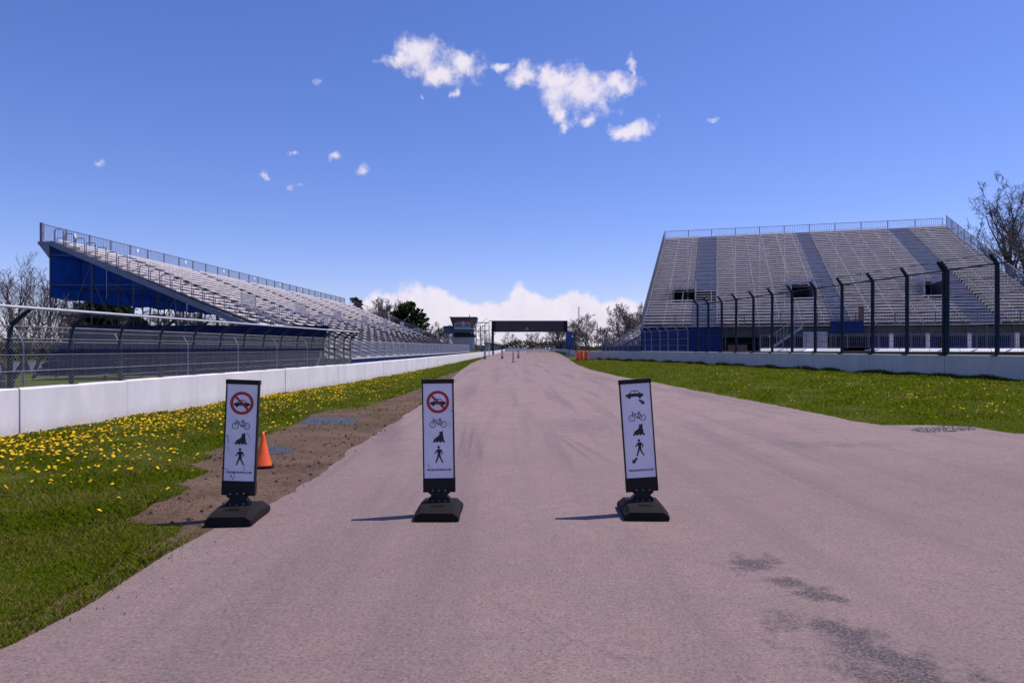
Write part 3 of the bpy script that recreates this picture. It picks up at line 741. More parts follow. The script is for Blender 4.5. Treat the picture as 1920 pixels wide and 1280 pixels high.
for k in range(4): MB().box(-.12,.1+k*2.,.02,-.09,2.06+k*2.,RZ-.2+k*.8).build('tarpaulin', BLUE, rs)
for k in range(5): MB().box(19+k*2.9,1.3,.1,21.6+k*2.9,1.34,2.3).build('tarpaulin', BLUE, rs)
MB().box(16.0,-.16,RZ-.65,18.6,-.13,RZ+.35).build('tarpaulin', BLUE, rs)
MB().box(18.25,-.12,RZ+.35,18.65,.1,RZ+1.6).build('pillar', BROWN, rs)
# front terrace with its own rails, steps and posts
for k in range(11):
    a = 10.2+k*2.1
    if 3 <= k < 4: continue
    MB().box(a,-2.6,.98,a+2.06,-.6,1.1).build('terrace_plank', ALU, rs)
    MB().add([(a,-3.2,.96),(a+2.06,-3.2,.96),(a+2.06,-2.85,1.19),(a,-2.85,1.19),(a,-3.17,.92),(a+2.06,-3.17,.92),(a+2.06,-2.8,1.14),(a,-2.8,1.14)], [(0,1,2,3),(7,6,5,4),(0,4,5,1),(1,5,6,2),(2,6,7,3),(3,7,4,0)]).build('sun_catch_board', WHITE, rs)  # board added and tilted to catch the sun as a bright strip
m = MB(); m.box(7.2,-2.9,.35,33,-.8,.97); m.build('terrace_base', BROWN, rs)
rail_line(rs, 14.6, 33.0, -2.9, 1.2, 2.3, 1.15, sp=.13)
rail_line(rs, 10.2, 13.8, -2.9, 1.2, 1.8, 1.15, sp=.13)
m = MB()
for k in range(9): m.box(11.0+k*.28,-1.9,1.2+k*.2,11.3+k*.28,-.7,1.24+k*.2)
m.beam((11,-1.9,1.15),(13.6,-1.9,3.0),.05,.2); m.build('stair', STEP, rs)
m = MB()
for k in range(10): x = 11.0+k*.28; m.box(x,-1.92,1.2+k*.2,x+.03,-1.88,2.2+k*.2)
m.beam((10.9,-1.9,2.15),(13.6,-1.9,4.05),.045); m.build('stair_rail', STEEL, rs)
MB().box(13.7,-1.4,1.2,15.6,-1.34,2.6).build('end_panel', STEP, rs)
for x in (20.5,23.2,26.2,29.5):
    m = MB(); m.box(x,-.5,1.2,x+.28,-.3,2.45); m.build('pillar', ALU_F, rs)
for x in np.arange(7.4,33,2.9):
    MB().box(x-.06,-.05,0,x+.06,.08,RZ-.1).build('column', SCAF, rs)
MB().box(7.05,.9,RZ-1.0,33,.96,RZ-.12).build('fascia', SCAF, rs)
m = MB(); m.box(7.3,-1.6,.4,9.4,-.9,.75); m.box(7.6,-1.4,.75,9.2,-1.0,1.5); m.build('stacked_crate', BROWN, rs)

# ---- smaller stand beyond, rows facing the track
s3 = thing('grandstand', 'small grey stepped stand behind the lower fence, beyond the tall one', 'grandstand', (12.6,96,.3), R(-80.5))
for i in range(10):
    m = MB(); y = .3+i*.62; z = 1.3+i*.36
    m.box(0,y,z-.05,20,y+.28,z); m.box(0,y+.3,z+.33,20,y+.58,z+.38); m.box(0,y+.6,z,20,y+.62,z+.2); m.build('bench', ALU, s3)
for x in (0.1,6.6,13.2,19.9):
    m = MB(); m.beam((x,.2,1.1),(x,6.6,4.8),.1,.3); m.beam((x,6.5,0),(x,6.5,4.8),.1); m.beam((x,.4,0),(x,.4,1.2),.1); m.beam((x,3.4,0),(x,3.4,2.9),.1); m.build('frame', STRING, s3)
for k in range(6): MB().box(k*3.35,.02,.03,k*3.35+3.3,.05,1.5).build('tarpaulin', BLUE, s3)
for k in range(2): MB().box(20.12,.2+k*3.2,.03,20.15,3.3+k*3.2,1.6+1.6*k).build('tarpaulin', BLUE, s3)
rail_line(s3, 0, 20, 6.6, 4.6, 2.5, 1.0); rail_line(s3, 0, 20, .1, 1.3, 2.5, 1.0)

# ------------------------------------------------------------------ panel signs
def disc(m, cx, cz, r, n=24, y=0, r2=None, sx=1.):
    pts = [(cx+sx*r*math.cos(2*math.pi*k/n), y, cz+r*math.sin(2*math.pi*k/n)) for k in range(n)]
    if r2 is None: m.add(pts, [tuple(range(n))])
    else:
        inn = [(cx+sx*r2*math.cos(2*math.pi*k/n), y, cz+r2*math.sin(2*math.pi*k/n)) for k in range(n)]
        m.add(pts+inn, [(k,(k+1)%n,n+(k+1)%n,n+k) for k in range(n)])
def stroke(m, a, b, w0, y=0, w1=None):
    w1 = w0 if w1 is None else w1; d = Vector((b[0]-a[0], b[1]-a[1])); d.normalize(); n = Vector((-d.y, d.x))
    m.add([(a[0]-n.x*w0/2,y,a[1]-n.y*w0/2),(b[0]-n.x*w1/2,y,b[1]-n.y*w1/2),(b[0]+n.x*w1/2,y,b[1]+n.y*w1/2),(a[0]+n.x*w0/2,y,a[1]+n.y*w0/2)], [(0,1,2,3)])
def shape(m, pts, cx, cz, s, y=0):
    m.add([(cx+a*s, y, cz+b*s) for a, b in pts], [tuple(range(len(pts)))])
CAR = [(-.5,-.10),(-.47,.04),(-.28,.09),(-.12,.24),(.16,.24),(.30,.09),(.46,.06),(.5,-.02),(.49,-.10)]
def car(m, cx, cz, wd):
    s = wd; e = .0004
    # body split so the windows stay open
    shape(m, [(-.5,-.10),(.49,-.10),(.5,-.02),(.46,.06),(.30,.085),(-.28,.085),(-.47,.04)], cx, cz, s)
    for a, b in (((-.28,.085),(-.12,.235)),((-.12,.235),(.17,.235)),((.17,.235),(.31,.085)),((.03,.09),(.03,.235))):
        stroke(m, (cx+a[0]*s, cz+a[1]*s), (cx+b[0]*s, cz+b[1]*s), .035*s, -e)
    for x in (-.29,.29): disc(m, cx+x*s, cz-.11*s, .09*s, 18, -e*2)
def bike(m, cx, cz, wd):
    s = wd; wx = .31; wr_ = .19
    for x in (-wx, wx): disc(m, cx+x*s, cz-.09*s, wr_*s, 28, 0, (wr_-.036)*s)
    J = dict(r=(wx,-.09), f=(-wx,-.09), bb=(.03,-.10), seat=(.12,.16), head=(-.19,.15), bar=(-.24,.24))
    for a, b, wdt in (('f','bar',.03),('bb','seat',.03),('seat','r',.026),('r','bb',.026),('bb','head',.034)):
        stroke(m, (cx+J[a][0]*s,cz+J[a][1]*s), (cx+J[b][0]*s,cz+J[b][1]*s), wdt*1.25*s, -.0004)
    stroke(m, (cx-.19*s,cz+.14*s), (cx+.11*s,cz+.14*s), .034*s, -.0004)
    stroke(m, (cx+.03*s,cz+.235*s), (cx+.2*s,cz+.225*s), .045*s, -.0004); stroke(m, (cx+.12*s,cz+.15*s), (cx+.13*s,cz+.23*s), .03*s, -.0004)
    stroke(m, (cx-.31*s,cz+.25*s), (cx-.18*s,cz+.225*s), .035*s, -.0004); disc(m, cx+.03*s, cz-.10*s, .045*s, 12, -.0008)
def skate(m, cx, cz, h):
    s = h
    shape(m, [(-.36,-.30),(-.38,-.18),(-.27,-.10),(-.02,.06),(.06,.22),(.06,.40),(.12,.43),(.20,.38),(.30,.48),(.33,.44),(.34,.1),(.38,-.06),(.40,-.30)], cx, cz, s)
    shape(m, [(-.40,-.38),(-.40,-.28),(.42,-.28),(.42,-.38)], cx, cz, s, -.0004)
    for x in (-.38,-.13,.13,.40): disc(m, cx+x*s, cz-.39*s, .085*s, 14, -.0008)
def walker(m, cx, cz, h):
    s = h; e = -.0004
    disc(m, cx-.02*s, cz+.43*s, .075*s, 18)
    shape(m, [(-.09,.10),(-.13,.26),(-.06,.33),(.05,.33),(.12,.26),(.09,.06),(.07,-.06),(-.07,-.06)], cx, cz, s)
    for a, b, w0, w1 in (((-.08,.29),(-.19,.12),.075,.06),((-.19,.13),(-.26,.05),.055,.045),((.08,.29),(.19,.14),.075,.06),((.19,.15),(.16,0),.055,.045),
                         ((-.03,-.02),(-.10,-.24),.11,.085),((-.10,-.22),(-.19,-.47),.085,.065),((.03,-.03),(.08,-.22),.10,.08),((.08,-.21),(.22,-.46),.08,.065)):
        stroke(m, (cx+a[0]*s,cz+a[1]*s), (cx+b[0]*s,cz+b[1]*s), w0*s, e, w1*s)
def arrow(m, cx, cz, L, ang):
    d = (math.cos(ang), math.sin(ang)); n = (-d[1], d[0])
    T = lambda a, b: (cx+d[0]*a*L+n[0]*b*L, 0, cz+d[1]*a*L+n[1]*b*L)
    m.add([T(-.5,-.14),(T(.05,-.14)),T(.05,-.36),T(.5,0),T(.05,.36),T(.05,.14),T(-.5,.14)], [tuple(range(7))])
def text_mesh(body, width, height):
    cu = bpy.data.curves.new('lettering', 'FONT'); cu.body = body; cu.align_x = 'CENTER'; cu.align_y = 'CENTER'; cu.size = 1; cu.offset = .026
    o = bpy.data.objects.new('lettering', cu); COL.objects.link(o)
    bpy.context.view_layer.update()
    me = bpy.data.meshes.new_from_object(o.evaluated_get(bpy.context.evaluated_depsgraph_get()))
    bpy.data.objects.remove(o); bpy.data.curves.remove(cu)
    co = np.empty(len(me.vertices)*3); me.vertices.foreach_get('co', co); co = co.reshape(-1,3)
    lo, hi = co.min(0), co.max(0); sx = width/(hi[0]-lo[0]); sz = height/(hi[1]-lo[1])
    c2 = np.zeros_like(co); c2[:,0] = (co[:,0]-(lo[0]+hi[0])/2)*sx; c2[:,2] = (co[:,1]-(lo[1]+hi[1])/2)*sz
    me.vertices.foreach_set('co', c2.ravel()); me.update(); me.materials.clear(); return me
URL = text_mesh('PARCJEANDRAPEAU.COM', .228, .024)

def panel_sign(label, X, Y, lean, yaw, kind, group=None, marks=()):
    root = thing('panel_sign', label, 'sign', (X, Y, .018), yaw, group)
    # rubber foot: long chamfered block with sloping ends and a carry slot
    m = MB(); hw, hl = .205, .29
    prof = [(-hw,0),(hw,0),(hw+.004,.035),(hw,.07),(hw-.05,.125),(-hw+.05,.125),(-hw,.07),(-hw-.004,.035)]
    st_ = [(-hl,.96,.62),(-hl+.015,1,.66),(-hl+.10,1,.92),(-hl+.2,.98,1.0),(hl-.2,.98,1.0),(hl-.10,1,.92),(hl-.015,1,.66),(hl,.96,.62)]
    n = len(prof)
    for y, sx, sz in st_: m.v += [(a*sx, y, b*sz) for a, b in prof]
    m.f = [tuple(range(n)), tuple((len(st_)-1)*n+k for k in reversed(range(n)))]+[(i*n+k,(i+1)*n+k,(i+1)*n+(k+1)%n,i*n+(k+1)%n) for i in range(len(st_)-1) for k in range(n)]
    base = m.build('rubber_base', RUBBER, root)
    MB().box(-.06,-hl+.1,.095,.06,-hl+.14,.122).build('carry_slot', BLACK, base)
    # flexible joint
    m = MB(); m.box(-.10,-.055,.11,.10,.055,.15); m.prism([(-.105,.15),(.105,.15),(.07,.185),(.105,.215),(-.105,.215),(-.07,.185)], 'y', -.04, .04)
    m.box(-.085,-.03,.21,.085,.03,.26); j = m.build('spring_joint', BLACK, root)
    for x in (-.06,0,.06):
        for z in (.14,.235): MB().tube([(x,-.062,z),(x,-.03,z)], .007, 8).build('bolt', WIRE, j)
    b = bpy.data.objects.new('panel', None)
    # panel body
    m = MB(); m.box(-.152,-.028,.215,.152,.028,.345); m.box(-.150,-.02,.345,.150,.02,1.27)
    for x in (-.150,.139): m.box(x,-.027,.345,x+.011,-.02,1.25)
    m.box(-.153,-.030,1.245,.153,.030,1.285)
    pan = m.build('panel', BLACK, root, (0,0,0)); 
    sh = Matrix.Translation((0,0,.2)) @ Matrix.Rotation(lean, 4, 'Y') @ Matrix.Translation((0,0,-.2)); pan.matrix_local = sh
    W0 = .366; H0 = .873
    m = MB(); m.box(-.138,-.0225,.348,.138,-.0205,1.244); m.build('face_sheet', SHEET, pan)
    yy = -.0245; dz = .362
    def pic(name, fn, material=INK, y=yy):
        m = MB(); fn(m); o = m.build(name, material, pan, (0,y,dz))
        for p_ in o.data.polygons:
            if p_.normal.y > 0: p_.flip()
        return o
    if kind == 'ban':
        pic('ban_ring', lambda m: disc(m, 0, .708, .107, 48, 0, .080), RED)
        pic('car_pictogram', lambda m: car(m, 0, .700, .150))
        pic('ban_slash', lambda m: stroke(m, (-.067,.775), (.067,.641), .02), RED, yy-.0015)
        zs = (.511,.379,.209,.063)
    else:
        pic('car_pictogram', lambda m: car(m, -.012, .775, .170)); pic('arrow', lambda m: arrow(m, .054, .705, .066, R(-42)))
        pic('arrow', lambda m: arrow(m, -.052, .150, .070, R(-135)))
        zs = (.571,.443,.270,.055)
    pic('bicycle_pictogram', lambda m: bike(m, 0, zs[0], .163)); pic('skate_pictogram', lambda m: skate(m, .004, zs[1], .118)); pic('walker_pictogram', lambda m: walker(m, .004, zs[2], .165))
    link('lettering', URL, INK, pan, (0,yy,dz+zs[3]))
    for k, (a, b2, wd) in enumerate(marks): pic('scuff_mark', lambda m: stroke(m, a, b2, wd), INK, yy-.0005)
    return root
S1 = panel_sign('white no-car panel sign, scuffed, standing beside the orange cone', -2.545, 6.36, R(2.4), R(3), 'ban', None,
    [((-.115,.41),(-.108,.33),.004),((-.13,.40),(-.126,.39),.006),((-.08,.045),(-.05,.0),.007),((-.05,.07),(-.035,.01),.004),((-.138,.10),(-.10,.085),.004),((.06,.44),(.09,.37),.003),((-.11,.30),(-.10,.27),.003),((.045,.13),(.048,.09),.003)])
S2 = panel_sign('white no-car panel sign alone on asphalt, between two other signs', -.69, 6.5, R(-.9), 0, 'ban', None, [((-.105,.13),(-.085,.085),.003),((.112,.52),(.112,.47),.003),((.108,.62),(.138,.618),.003)])
S3 = panel_sign('white panel sign with car and walker arrows, tilted, on asphalt', 1.245, 6.53, R(-4), R(-2), 'arrows', None, [((.11,.055),(.13,.075),.003)])
for (px, py), lab in (((909,673),'far small panel sign standing by the lawn edge'), ((941.5,672.5),'far small panel sign between lawn edge and black marker post'), ((972,671.5),'far small panel sign past the black marker post')):
    X, Y = at(px, py); c = copy_tree(S2); c.location = (X, Y+.3, .018); c['label'] = lab; c['group'] = 'far panel signs across the track'

# ------------------------------------------------------------------ cone, drums, marker posts, banner
X, Y = at(487, 880)
cn = thing('traffic_cone', 'orange traffic cone with black foot on bare dirt', 'cone', (X, Y+.12, .008), .3); cn.scale = (.68,.68,.68)
m = MB(); m.lathe([(.175,.035),(.16,.06),(.03,.62),(.026,.70),(.020,.70)], 24); m.build('cone_body', ORANGE, cn, smooth=True)
m = MB(); m.prism([(-.2,-.14),(-.14,-.2),(.14,-.2),(.2,-.14),(.2,.14),(.14,.2),(-.14,.2),(-.2,.14)], 'z', 0, .04); m.build('cone_foot', RUBBER, cn)
def drum(label, px, py, rz):
    X, Y = at(px, py); d = thing('traffic_drum', label, 'drum', (X, Y, float(g(X))), rz, 'orange drums by the grey wall')
    m = MB(); m.lathe([(.24,.10),(.245,.34),(.23,.35),(.235,.58),(.22,.59),(.225,.80),(.205,.81),(.21,1.02),(.17,1.08)], 18); m.build('drum_body', DRUMO, d)
    for z, r_ in ((.36,.238),(.60,.230),(.83,.2225)): MB().lathe([(r_,z),(r_,z+.07)], 18).build('reflective_band', mat('orange_pale_band', (.85,.38,.22), .4, 0, .1, 5), d)
    m = MB(); m.lathe([(.34,0),(.34,.06),(.26,.12),(.245,.12)], 18); m.build('drum_base', RUBBER, d)
    m = MB(); m.tube([(-.08,0,1.07),(-.08,0,1.15),(.08,0,1.15),(.08,0,1.07)], .015, 6); m.build('handle', BLACK, d)
drum('orange banded traffic drum beside the grey wall end, towards the banner', 1084, 677, 0); drum('orange banded traffic drum standing in the middle of three drums', 1090, 675, 1); drum('orange banded traffic drum nearest along the lawn by the wall', 1099, 676, 2)
def marker(label, px, py, h):
    X, Y = at(px, py); d = thing('marker_post', label, 'post', (X, Y, .016+float(g(X))))
    m = MB(); m.lathe([(.05,.05),(.05,h-.25),(.035,h-.2),(.035,h-.02),(.02,h)], 10); m.build('post', BLACK, d)
    m = MB(); m.lathe([(.22,0),(.22,.03),(.10,.06)], 12); m.build('base', RUBBER, d)
marker('slim black marker post standing mid track before far signs', 962, 679.5, 1.25); marker('distant dark marker post beside the barrier bar', 989.5, 662, 1.9)
X, Y = at(1067, 669)
bn = thing('banner_post', 'bright blue banner on a black pole in concrete block', 'banner', (X, Y, float(g(X))))
m = MB(); m.prism([(-.62,0),(.62,0),(.62,.28),(.52,.36),(-.52,.36),(-.62,.28)], 'y', -.4, .4); m.build('concrete_block', CONC, bn)
MB().tube([(0.05,0,.3),(.05,0,3.9)], .06, 8).build('pole', BLACK, bn)
m = MB(); m.box(-.32,-.09,1.45,.36,-.06,3.85); m.build('banner', SIGNPOST_BLUE, bn)
for k in range(4): MB().box(-.2,-.10,2.0+k*.42,.22,-.092,2.06+k*.42).build('print_line', mat('banner_print', (.12,.2,.6), .5, 0, .1, 5), bn)
bx0, by0 = at(1014, 660.6)
bb_ = thing('barrier_bar', 'long low dark barrier bar across the track end', 'barrier', (bx0, by0, float(g(bx0))+.016))
MB().box(-3.6,-.05,.22,3.6,.05,.34).build('bar', BLACK, bb_)
for x in (-3.3,0,3.3): MB().box(x-.08,-.25,0,x+.08,.25,.21).build('foot', RUBBER, bb_)
X, Y = at(931.7, 661.5); lp = thing('fence_pole', 'slim grey pole at the lawn edge by the white wall', 'pole', (X, Y, 0))
m = MB(); m.lathe([(.09,.0),(.09,2.9),(.05,3.0)], 8); m.build('pole', POSTM, lp); MB().box(-.16,-.16,0,.16,.16,.05).build('base_plate', POSTM, lp)

# ------------------------------------------------------------------ gantry over the track
GY = 159.0
gt = thing('track_gantry', 'dark slatted sign gantry spanning the track with small gold emblem', 'gantry', (4.0, GY, 0))
x0, x1 = -4.75-4, 12.9-4; zb, zt = 5.3, 7.8
m = MB(); m.box(x0,-.5,zb,x1,.5,zt); m.build('beam_core', GANT, gt)
nS = 44
for k in range(nS):
    a = x0+1.0+(x1-x0-2.0)*k/nS; MB().box(a+.02,-.56,zb+.04,a+(x1-x0-2)/nS-.02,-.505,zt-.06).build('slat', mat('gantry_slat', (.052,.040,.050), .5, 0, .2, .8), gt)
for a in (x0, x1-.95): MB().box(a,-.58,zb-.02,a+.95,-.505,zt+.02).build('end_panel', BLACK, gt)
MB().box(x0-.6,-.55,zt+.03,x1,.55,zt+.12).build('roof_cap', STEEL, gt)
MB().box(x0,-.2,0,x0+.55,.3,zb).build('leg', GANT, gt); m = MB()
for k in range(6): m.beam((x0-.5,.0,k*.88),(x0,.0,k*.88+.88),.06)
m.box(x0-.6,-.06,0,x0-.5,.06,zt); m.build('truss', SCAF, gt)
MB().box(x1-.3,-.2,.36,x1+.25,.3,zb).build('leg', GANT, gt)
MB().box(x1-.5,-.45,zb-.16,x1+.95,.45,zb-.03).build('end_bracket', BLACK, gt)
m = MB(); cxg = (988-960)/F*GY-4
m.prism([(cxg-.42,zb+.45),(cxg+.42,zb+.45),(cxg+.42,zb+.72),(cxg+.25,zb+.80),(cxg+.22,zb+1.05),(cxg,zb+1.22),(cxg-.22,zb+1.05),(cxg-.25,zb+.80),(cxg-.42,zb+.72)], 'y', -.59, -.565); m.build('emblem', GOLD, gt)
for a in (4.6,5.4,6.6,6.9): MB().box(a,-.1,zb-1.0,a+.1,0,zb).build('hanging_lamp', BLACK, gt)

# ------------------------------------------------------------------ control tower and stair scaffold
TY = 126.0
def tx(px): return (px-960)/F*TY
def tz(py): return CAM_H+(HOR-py)/F*TY
tw = thing('control_tower', 'small control tower with dark flared cabin over blue base', 'tower', (tx(862), TY, 0)); ox = tx(862)
def fr(pts, y0_, y1_, name, material, par=tw): return MB().prism([(tx(a)-ox, tz(b)) for a, b in pts], 'y', y0_, y1_).build(name, material, par)
fr([(850,614.5),(890,614.5),(894,595.2),(843.5,595.2)], 0, 5, 'cabin', mat('cabin_dark', (.022,.018,.022), .4, 0, .2, 1))
fr([(842,595.1),(894.5,595.1),(894,594),(843,594)], -.5, 5.4, 'roof', STEEL)
for a, b in ((856,866),(871.5,880)): fr([(a,607),(b,607),(b,600.5),(a,600.5)], -.06, -.01, 'window', REDW)
fr([(866.5,611),(871,611),(871,602),(866.5,602)], -.07, -.01, 'door', STEP)
fr([(881,611),(889,611),(891.5,598),(881,598)], -.05, -.01, 'window', GLASS)
fr([(882,612),(886,612),(887,600),(882,600)], -.08, -.055, 'window_pane', mat('olive_pane', (.05,.045,.01), .2, 0, .3, 1))
fr([(831.5,624),(862,624),(862,612),(831.5,612)], .3, 6, 'blue_annex', TBLUE)
fr([(830,612),(862,612),(862,611),(830,611)], .1, 6.2, 'annex_roof', mat('annex_roof_dark', (.02,.03,.05), .5, 0, .2, 1))
fr([(854,617.5),(886,617.5),(889,614.6),(852,614.6)], -1.6, 0, 'balcony', TEAL)
fr([(854,623.5),(886,623.5),(890,617.6),(852,617.6)], -1.2, 4, 'lower_band', TBLUE)
link('guard_rail', rail_mesh(round(tx(882)-tx(854),3),.85,.2), WHITE, tw, (tx(854)-ox,-1.5,tz(614.6)))
fr([(849,632),(892,632),(886,623.6),(849,623.6)], .6, 4, 'undercroft', mat('undercroft_dark', (.02,.014,.018), .7, 0, .2, 1))
for a in (832.5,839.5,847.5): fr([(a,655+2),(a+2.2,655+2),(a+2.2,624),(a,624)], .4, .9, 'column', STEEL)
fr([(848,657),(888,657),(888,632.2),(848,632.2)], .5, 4, 'base_wall', mat('pale_grey_cladding', (.40,.39,.44), .6, 0, .15, 1.5))
m = MB(); m.beam((tx(884)-ox,-.6,tz(625)),(tx(893)-ox,-.6,tz(606)),.35,.15); m.beam((tx(888)-ox,-.6,tz(625)),(tx(895)-ox,-.6,tz(606)),.1,.1); m.build('outside_stair', WHITE, tw)
m = MB(); m.tube([(tx(879)-ox,2,tz(594)),(tx(879)-ox,2,tz(589))], .08, 6); m.build('mast', SCAF, tw)
sc = thing('stair_scaffold', 'grey scaffold stair tower between control tower and gantry', 'scaffold', (tx(903),TY+3,0)); ox2 = tx(903)
for k in range(4):
    zk = 1.6*k
    MB().box(tx(891)-ox2,-.9,zk+1.5,tx(916)-ox2,.9,zk+1.6).build('landing', STEP, sc)
    m = MB(); a, b = (tx(894)-ox2, tx(913)-ox2) if k % 2 else (tx(913)-ox2, tx(894)-ox2)
    m.beam((a,-.5,zk),(b,-.5,zk+1.55),.6,.1); m.beam((a,-.8,zk+.9),(b,-.8,zk+2.4),.06); m.build('stair_flight', ALU_F, sc)
for px in (891,899.5,908,916):
    for y in (-.9,.9): MB().box(tx(px)-ox2-.05,y-.05,0,tx(px)-ox2+.05,y+.05,tz(610)).build('upright', STEEL, sc)
m = MB(); m.box(tx(890)-ox2,-.95,tz(610),tx(917)-ox2,-.85,tz(609.3)); m.build('top_bar', SCAF, sc)
# lattice mast beyond the right fence
am = thing('lattice_mast', 'thin lattice mast rising among bare trees right of gantry', 'mast', ((1085-960)/F*190,190,.36))
m = MB(); H = 1.6+(HOR-575)/F*190-.36
for a in range(3):
    q = 2*math.pi*a/3; m.tube([(.45*math.cos(q),.45*math.sin(q),0),(.2*math.cos(q),.2*math.sin(q),H)], .05, 5)
    for k in range(14):
        f0, f1 = k/14, (k+1)/14; q2 = q+2*math.pi/3; r0, r1 = .45-.25*f0, .45-.25*f1
        m.beam((r0*math.cos(q),r0*math.sin(q),H*f0),(r1*math.cos(q2),r1*math.sin(q2),H*f1),.04)
m.build('lattice', STEEL, am)

# ------------------------------------------------------------------ trees
def grow(rnd, H, levels, nchild, spread, trunk_frac=.25, upward=.35, multi=1, r0=None):
    """returns a list of (points, radii, level)"""
    out = []
    def branch(p, d, L, r, lev):
        n = 6 if lev < 2 else 4; pts = [p]; rad = [r]; q = p.copy(); dd = d.copy()
        for i in range(n):
            wob = .10+.07*lev
            dd = (dd+Vector((rnd.gauss(0,wob), rnd.gauss(0,wob), rnd.gauss(0,wob*.7)+upward*.10))).normalized()
            q = q+dd*(L/n); pts.append(q.copy()); rad.append(max(.004, r*(1-.78*(i+1)/n)))
        out.append((pts, rad, lev))
        if lev >= levels: return
        k = nchild[lev]; lo = trunk_frac if lev == 0 else .18
        for j in range(k):
            f = lo+(1-lo)*(j+rnd.random())/k; i = min(n-1, int(f*n)); fr_ = f*n-i
            b = pts[i].lerp(pts[i+1], fr_); pd = (pts[i+1]-pts[i]).normalized()
            az_ = rnd.random()*6.283+j*2.4; side_ = pd.orthogonal().normalized(); side_.rotate(Matrix.Rotation(az_, 3, pd))
            sp_ = spread*rnd.uniform(.7,1.25)
            cdv = (pd*math.cos(sp_)+side_*math.sin(sp_)+Vector((0,0,upward*.4))).normalized()
            branch(b, cdv, L*rnd.uniform(.42,.68)*(1.15-.45*f), max(.004, rad[i]*rnd.uniform(.5,.72)), lev+1)
    for k in range(multi):
        d = Vector((rnd.gauss(0,.22 if multi > 1 else .04), rnd.gauss(0,.22 if multi > 1 else .04), 1)).normalized()
        branch(Vector((rnd.gauss(0,.15) if multi > 1 else 0, rnd.gauss(0,.15) if multi > 1 else 0, -.1)), d, H*(.62 if multi > 1 else .7), (r0 or H*.022), 0)
    return out
def leaf_quads(P, size, rnd, flat=0.):
    P = np.asarray(P, float); n = len(P); q = np.random.default_rng(rnd.randrange(10**6))
    a = q.normal(size=(n,3)); a /= np.linalg.norm(a, axis=1)[:,None]; b = q.normal(size=(n,3)); b -= a*(a*b).sum(1)[:,None]; b /= np.linalg.norm(b, axis=1)[:,None]
    s = size*q.uniform(.6,1.3,(n,1)); a = a*s; b = b*s*.55
    V = np.stack([P-a, P+b, P+a, P-b], 1).reshape(-1,3); Fc = np.arange(4*n).reshape(-1,4); return V, Fc
def bare_tree(name, label, loc, H, seed, levels=4, nchild=(7,5,5,4), spread=.75, group=None, buds=0, multi=1, upward=.35, r0=None, tw_min=.012, tf=.25):
    rnd = random.Random(seed); root = thing(name, label, 'tree', loc, 0, group)
    br = grow(rnd, H, levels, nchild, spread, tf, upward, multi, r0)
    zmax = max(p.z for b in br for p in b[0]); s = H/zmax
    m = MB(); c = MB(); ends = []
    for pts, rad, lev in br:
        pts = [p*s for p in pts]; rad = [max(x, tw_min) for x in rad]
        (m if lev < 2 else c).tube(pts, rad, 7 if lev == 0 else 5 if lev == 1 else 3, False)
        if lev >= levels-1: ends += [pts[-1], pts[-2], (pts[-1]+pts[-2])/2]
    m.build('trunk', BARK, root, smooth=True); c.build('crown', TWIG, root)
    if buds:
        P = [tuple(e+Vector((rnd.gauss(0,.12), rnd.gauss(0,.12), rnd.gauss(0,.12)))) for e in ends for _ in range(2)]
        rnd.shuffle(P); P = P[:buds]; V, Fc = leaf_quads(P, .07, rnd); link('buds', fast_mesh('buds', V, Fc), BUD, root)
    return root
def evergreen(label, loc, H, Wd, seed, n=2600, size=.28, group=None):
    rnd = random.Random(seed); root = thing('pine_tree', label, 'tree', loc, 0, group)
    m = MB(); m.tube([(0,0,-.1),(.05,0,H*.5),(0,.05,H*.96)], [H*.022,H*.014,.02], 7); P = []
    nb_ = 46
    for k in range(nb_):
        f = .14+.84*k/nb_; L = Wd*(.35+1.15*min(1,(1-f)*1.6))*rnd.uniform(.55,1.05)*.62; a = rnd.random()*6.283+k*2.4
        e = Vector((math.cos(a)*L, math.sin(a)*L, H*f+L*rnd.uniform(.05,.4))); b = Vector((0,0,H*f)); m.tube([b,(b+e)/2+Vector((0,0,-.05*L)),e], [.06,.04,.015], 4, False)
        for _ in range(n//nb_):
            q = rnd.uniform(.3,1.05); c = b.lerp(e, q); P.append((c.x+rnd.gauss(0,.13*Wd*.5), c.y+rnd.gauss(0,.13*Wd*.5), c.z+rnd.gauss(0,.16)))
    m.build('trunk', BARK, root); V, Fc = leaf_quads(P, size, rnd); link('crown', fast_mesh('crown', V, Fc), NEEDLE, root)
    return root
def gp(px, Y): x = (px-960)/F*Y; return (x, Y, float(g(x)))
def hpx(py, Y): return CAM_H+(HOR-py)/F*Y
# left, by the lake
bare_tree('bare_tree', 'large bare tree left of the blue tarpaulin stand', gp(52,46), hpx(468,46), 11, 4, (7,5,4,3), .5, None, 0, 3, .6, .12, .008, .15)
bare_tree('bare_tree', 'bare tree with dark trunk close behind the chain-link fence', gp(8,26), hpx(505,26), 15, 4, (6,5,4,3), .55, None, 0, 2, .55, .12, .005, .25)
bare_tree('bare_tree', 'slender bare tree between large bare tree and tarpaulin', gp(100,58), hpx(500,58), 12, 4, (7,5,4,3), .5, None, 0, 3, .6, .10, .009, .15)
for k, (px, Y, py) in enumerate(((140,62,560),(190,70,562),(235,66,572),(300,74,575),(360,80,580))):
    bare_tree('bare_tree', ('leafless shrubby tree between the tarpaulin edge and the dark pine','leafless shrubby tree crowding the dark pine under the tarpaulin','leafless shrubby tree behind the low spreading pine','leafless shrubby tree just past the low spreading pine, under the stand','leafless shrubby tree deep under the stand, farthest from the pines')[k], gp(px,Y), hpx(py,Y), 40+k, 4, (7,5,5,3), .7, 'shrubby trees behind the left stand', 0, 3, .4, .1, .014, .15)
